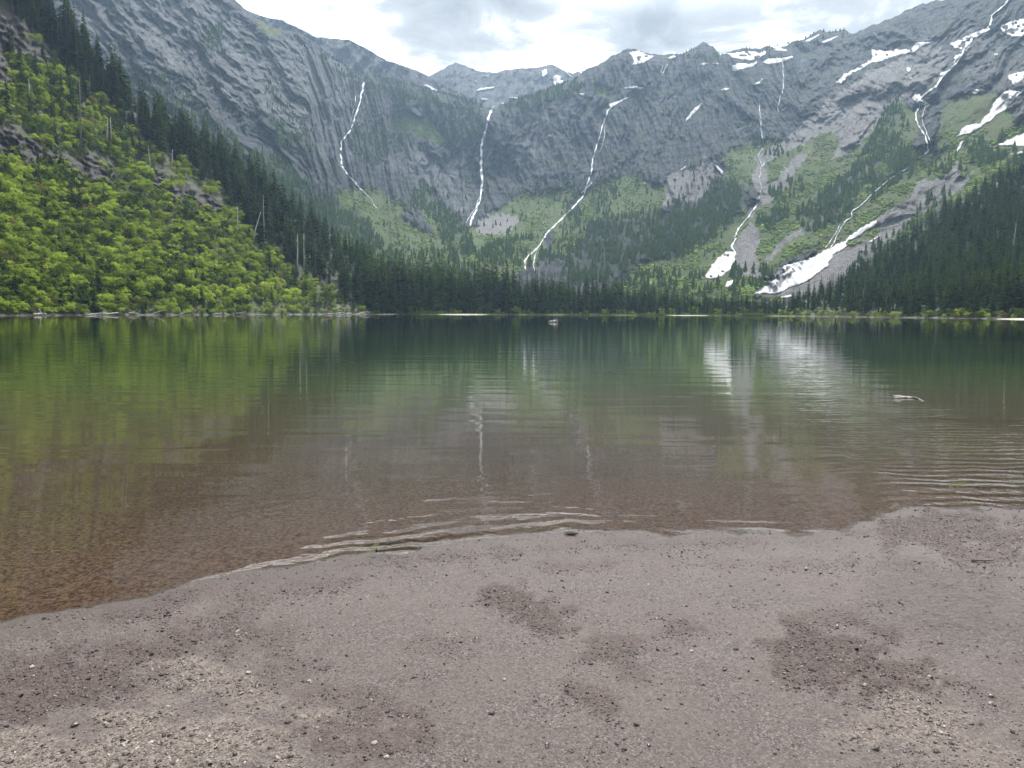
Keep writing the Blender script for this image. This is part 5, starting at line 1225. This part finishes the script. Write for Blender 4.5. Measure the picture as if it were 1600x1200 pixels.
# larger loose stones on the beach
def stone(P, s, mat, lab, seed):
    r = np.random.default_rng(seed); v = ico_v.copy(); f = ico_f.copy()
    # one subdivision
    E = {}; v = list(map(tuple, v)); nf = []
    def mid(a, b):
        k = (min(a, b), max(a, b))
        if k not in E: m_ = (np.array(v[a]) + np.array(v[b])) / 2; m_ /= np.linalg.norm(m_); v.append(tuple(m_)); E[k] = len(v) - 1
        return E[k]
    for a, b, c in f:
        x, y, z = mid(a, b), mid(b, c), mid(c, a); nf += [(a, x, z), (x, b, y), (z, y, c), (x, y, z)]
    v = np.array(v) * (1 + r.uniform(-.16, .16, (len(v), 1))) * s * np.array([1.2, .9, .62])
    o = obj('stone', mesh_np('stone', v, np.array(nf), [mat], False)); o.location = P; o.rotation_euler = (0, 0, r.uniform(0, 6))
    return tag(o, lab, 'stone', 'loose stones on the beach')
M_st_d = mat_simple('wet_stone', (0.025, 0.02, 0.022), (0.07, 0.058, 0.058), 60, .4, .4, .002, .5)
M_st_l = mat_simple('pale_stone', (0.16, 0.145, 0.135), (0.34, 0.32, 0.30), 60, .7, .4, .002, .3)
for k, (x, y, s, m_, lab) in enumerate([(1150, 1015, .010, M_st_d, 'dark stone left of the big gravel patch'), (1132, 1047, .009, M_st_d, 'flat black stone in the middle of the smooth mud'), (1548, 1088, .011, M_st_d, 'dark stone near the right frame edge on smooth mud'), (1156, 1060, .007, M_st_d, 'small dark stone right below the flat black one'),
        (855, 1163, .008, M_st_d, 'brown stone low on the bottom centre mud'), (1014, 1165, .008, M_st_d, 'black stone at the bottom right of centre'), (768, 1115, .011, M_st_d, 'black stone in the bottom centre pebbles'), (585, 1162, .010, M_st_l, 'white stone in the bottom gravel patch'), (388, 1052, .010, M_st_l, 'white stone at the tip of the tan gravel'),
        (1065, 1100, .006, M_st_d, 'small dark stone between two gravel smudges'), (1142, 916, .008, M_st_d, 'dark stone on mud below the middle shore'), (1055, 900, .006, M_st_d, 'small dark stone near the middle shoreline'), (1010, 893, .006, M_st_d, 'tiny dark stone left on the shoreline mud'),
        (457, 943, .011, M_st_d, 'dark stone just below the left waterline'), (118, 1133, .013, M_st_d, 'dark stone in the bottom left tan gravel'), (50, 1043, .011, M_st_l, 'pale stone in the dark left gravel'), (1195, 905, .007, M_st_d, 'dark stone on the right of the middle shore mud'), (604, 1184, .009, M_st_l, 'pale stone near the bottom edge centre left'),
        (483, 1065, .008, M_st_l, 'pale stone right of the tan gravel tip'), (788, 1062, .007, M_st_l, 'pale stone on bare mud left of centre patch'), (1508, 1113, .007, M_st_d, 'dark stone below the stone at right edge'), (1140, 894, .006, M_st_d, 'small dark stone high on the middle mud')]):
    stone(ground_pt(x, y, s * .35), s * 1.15, m_, lab, 700 + k)
# clump of wet weed at the waterline
pr = []
P_ = ground_pt(893, 836, 0.004)
for k in range(40):
    a = random.uniform(0, 6.28); q = np.array([random.gauss(0, .02), random.gauss(0, .012), .002]); pr.append(tube([q, q + np.array([math.cos(a) * .02, math.sin(a) * .012, .012]), q + np.array([math.cos(a) * .04, math.sin(a) * .02, .003])], [.003, .0028, .001], 4))
v, f = join(pr); o = obj('weed_clump', mesh_np('weed_clump', v, f, [mat_simple('wet_weed', (0.02, 0.022, 0.01), (0.06, 0.055, 0.025), 80, .5)], True)); o.location = P_
tag(o, 'small dark clump of wet weed at the middle waterline', 'weed clump')

# grass on the shore: bright patch by the sandbar, countless blades
def grass(name, x0, x1, R0, R1, n, hmax, label):
    x = rng.uniform(x0, x1, n); t = rng.random(n); R = FSH(x) + R0 + (R1 - R0) * t
    dx, dy, _ = ray(x, hor_y(x)); bx, by = dx * R, dy * R; a = rng.uniform(0, 6.28, n); w = rng.uniform(.12, .3, n); h = rng.uniform(.3, 1, n) * hmax * np.clip(1.2 - np.abs(x - (x0 + x1) / 2) / (x1 - x0) * 1.6, .2, 1)
    z = .3 + 0.02 * (R - FSH(x))
    V = np.stack([np.stack([bx - np.cos(a) * w, by - np.sin(a) * w, z], -1), np.stack([bx + np.cos(a) * w, by + np.sin(a) * w, z], -1), np.stack([bx + rng.normal(0, .3, n), by + rng.normal(0, .3, n), z + h], -1)], 1).reshape(-1, 3)
    o = obj(name, mesh_np(name, V, np.arange(3 * n).reshape(-1, 3), [M_grass], False)); return tag(o, label, 'grass', kind='stuff')
M_grass = mat_leaf('shore_grass', (0.12, 0.19, 0.03), (0.26, 0.34, 0.06), .4, .3, .1)
grass('grass', 640, 712, 1.5, 22, 14000, 2.6, 'bright green grass patch on the far shore by the sandbar')
grass('grass', 712, 1240, 1.0, 5, 16000, 1.1, 'thin strip of pale green grass along the far waterline')
grass('grass', 1160, 1215, 1.0, 9, 5000, 2.2, 'pale green grass clump on the far shore below the snowfields')
grass('grass', 925, 960, 1.0, 9, 3000, 2.0, 'small pale green grass clump at the middle of the far shore')
# sandbar spits
def spit(xa, xb, shore, w, label, zt=.35, dR=-4):
    xx = np.linspace(xa, xb, 40); t = np.linspace(0, 1, 9); dx, dy, _ = ray(xx, hor_y(xx)); prof = np.sin(np.linspace(0, math.pi, 40)) ** .6
    R = (shore(xx) + dR)[None] + (t[:, None] - .3) * w * prof[None]
    z = np.sin(t * math.pi)[:, None] * zt * prof[None] - .05 + 0.06 * fbm(xx / 6, xx * 0, 3, 800)[None]
    V = np.stack([dx[None] * R, dy[None] * R, z], -1)
    o = obj('sandbar', mesh_np('sandbar', V.reshape(-1, 3), grid_faces(9, 40), [M_sand], True)); return tag(o, label, 'sandbar', kind='structure')
M_sand = mat_simple('shore_gravel', (0.24, 0.22, 0.19), (0.46, 0.43, 0.38), 1.2, .9, .5, .1, .2, objspace=False)
spit(684, 765, FSH, 14, 'pale gravel sandbar beside the bright grass patch', .55, -6)
spit(1555, 1660, RSHORE, 16, 'pale gravel spit at the right frame edge', .5, -10)
spit(1040, 1110, FSH, 7, 'thin pale sandbar at the middle of the far shore', .35, -3)

# ------------------------------------------------------------------ air
_top = max(float(PP[..., 2].max()), 60.0)
for o_ in col.objects:
    if o_.name.split('.')[0] in ('ridge', 'peak', 'hill') and o_.type == 'MESH': _top = max(_top, max(v_.co.z for v_ in o_.data.vertices))
print('highest point', _top, 'far', PP[..., 1].max(), PP[..., 0].min(), PP[..., 0].max())
bx = [(-4300, -60, -12.0), (4300, 4300, _top + 15.0)]
V = np.array([(bx[i][0], bx[j][1], bx[k][2]) for i in (0, 1) for j in (0, 1) for k in (0, 1)], float)
F = np.array([(0, 1, 3, 2), (4, 6, 7, 5), (0, 4, 5, 1), (2, 3, 7, 6), (0, 2, 6, 4), (1, 5, 7, 3)])
m, nt, out = new_mat('mountain_air')
pv = N(nt, 'ShaderNodeVolumePrincipled'); pv.inputs['Color'].default_value = (0.52, 0.74, 1.0, 1); pv.inputs['Density'].default_value = 0.0001; pv.inputs['Anisotropy'].default_value = 0.35
nt.links.new(pv.outputs[0], out.inputs['Volume'])
m.cycles.homogeneous_volume = True if hasattr(m.cycles, 'homogeneous_volume') else False
o = obj('haze', mesh_np('haze', V, F, [m], False)); tag(o, 'thin bluish mountain haze filling the valley air', 'haze', kind='stuff')
print('plants', len(C), 'conifers', len(con), 'shrubs', len(shr), 'mountain trees', len(PX), 'pebbles', len(tone))
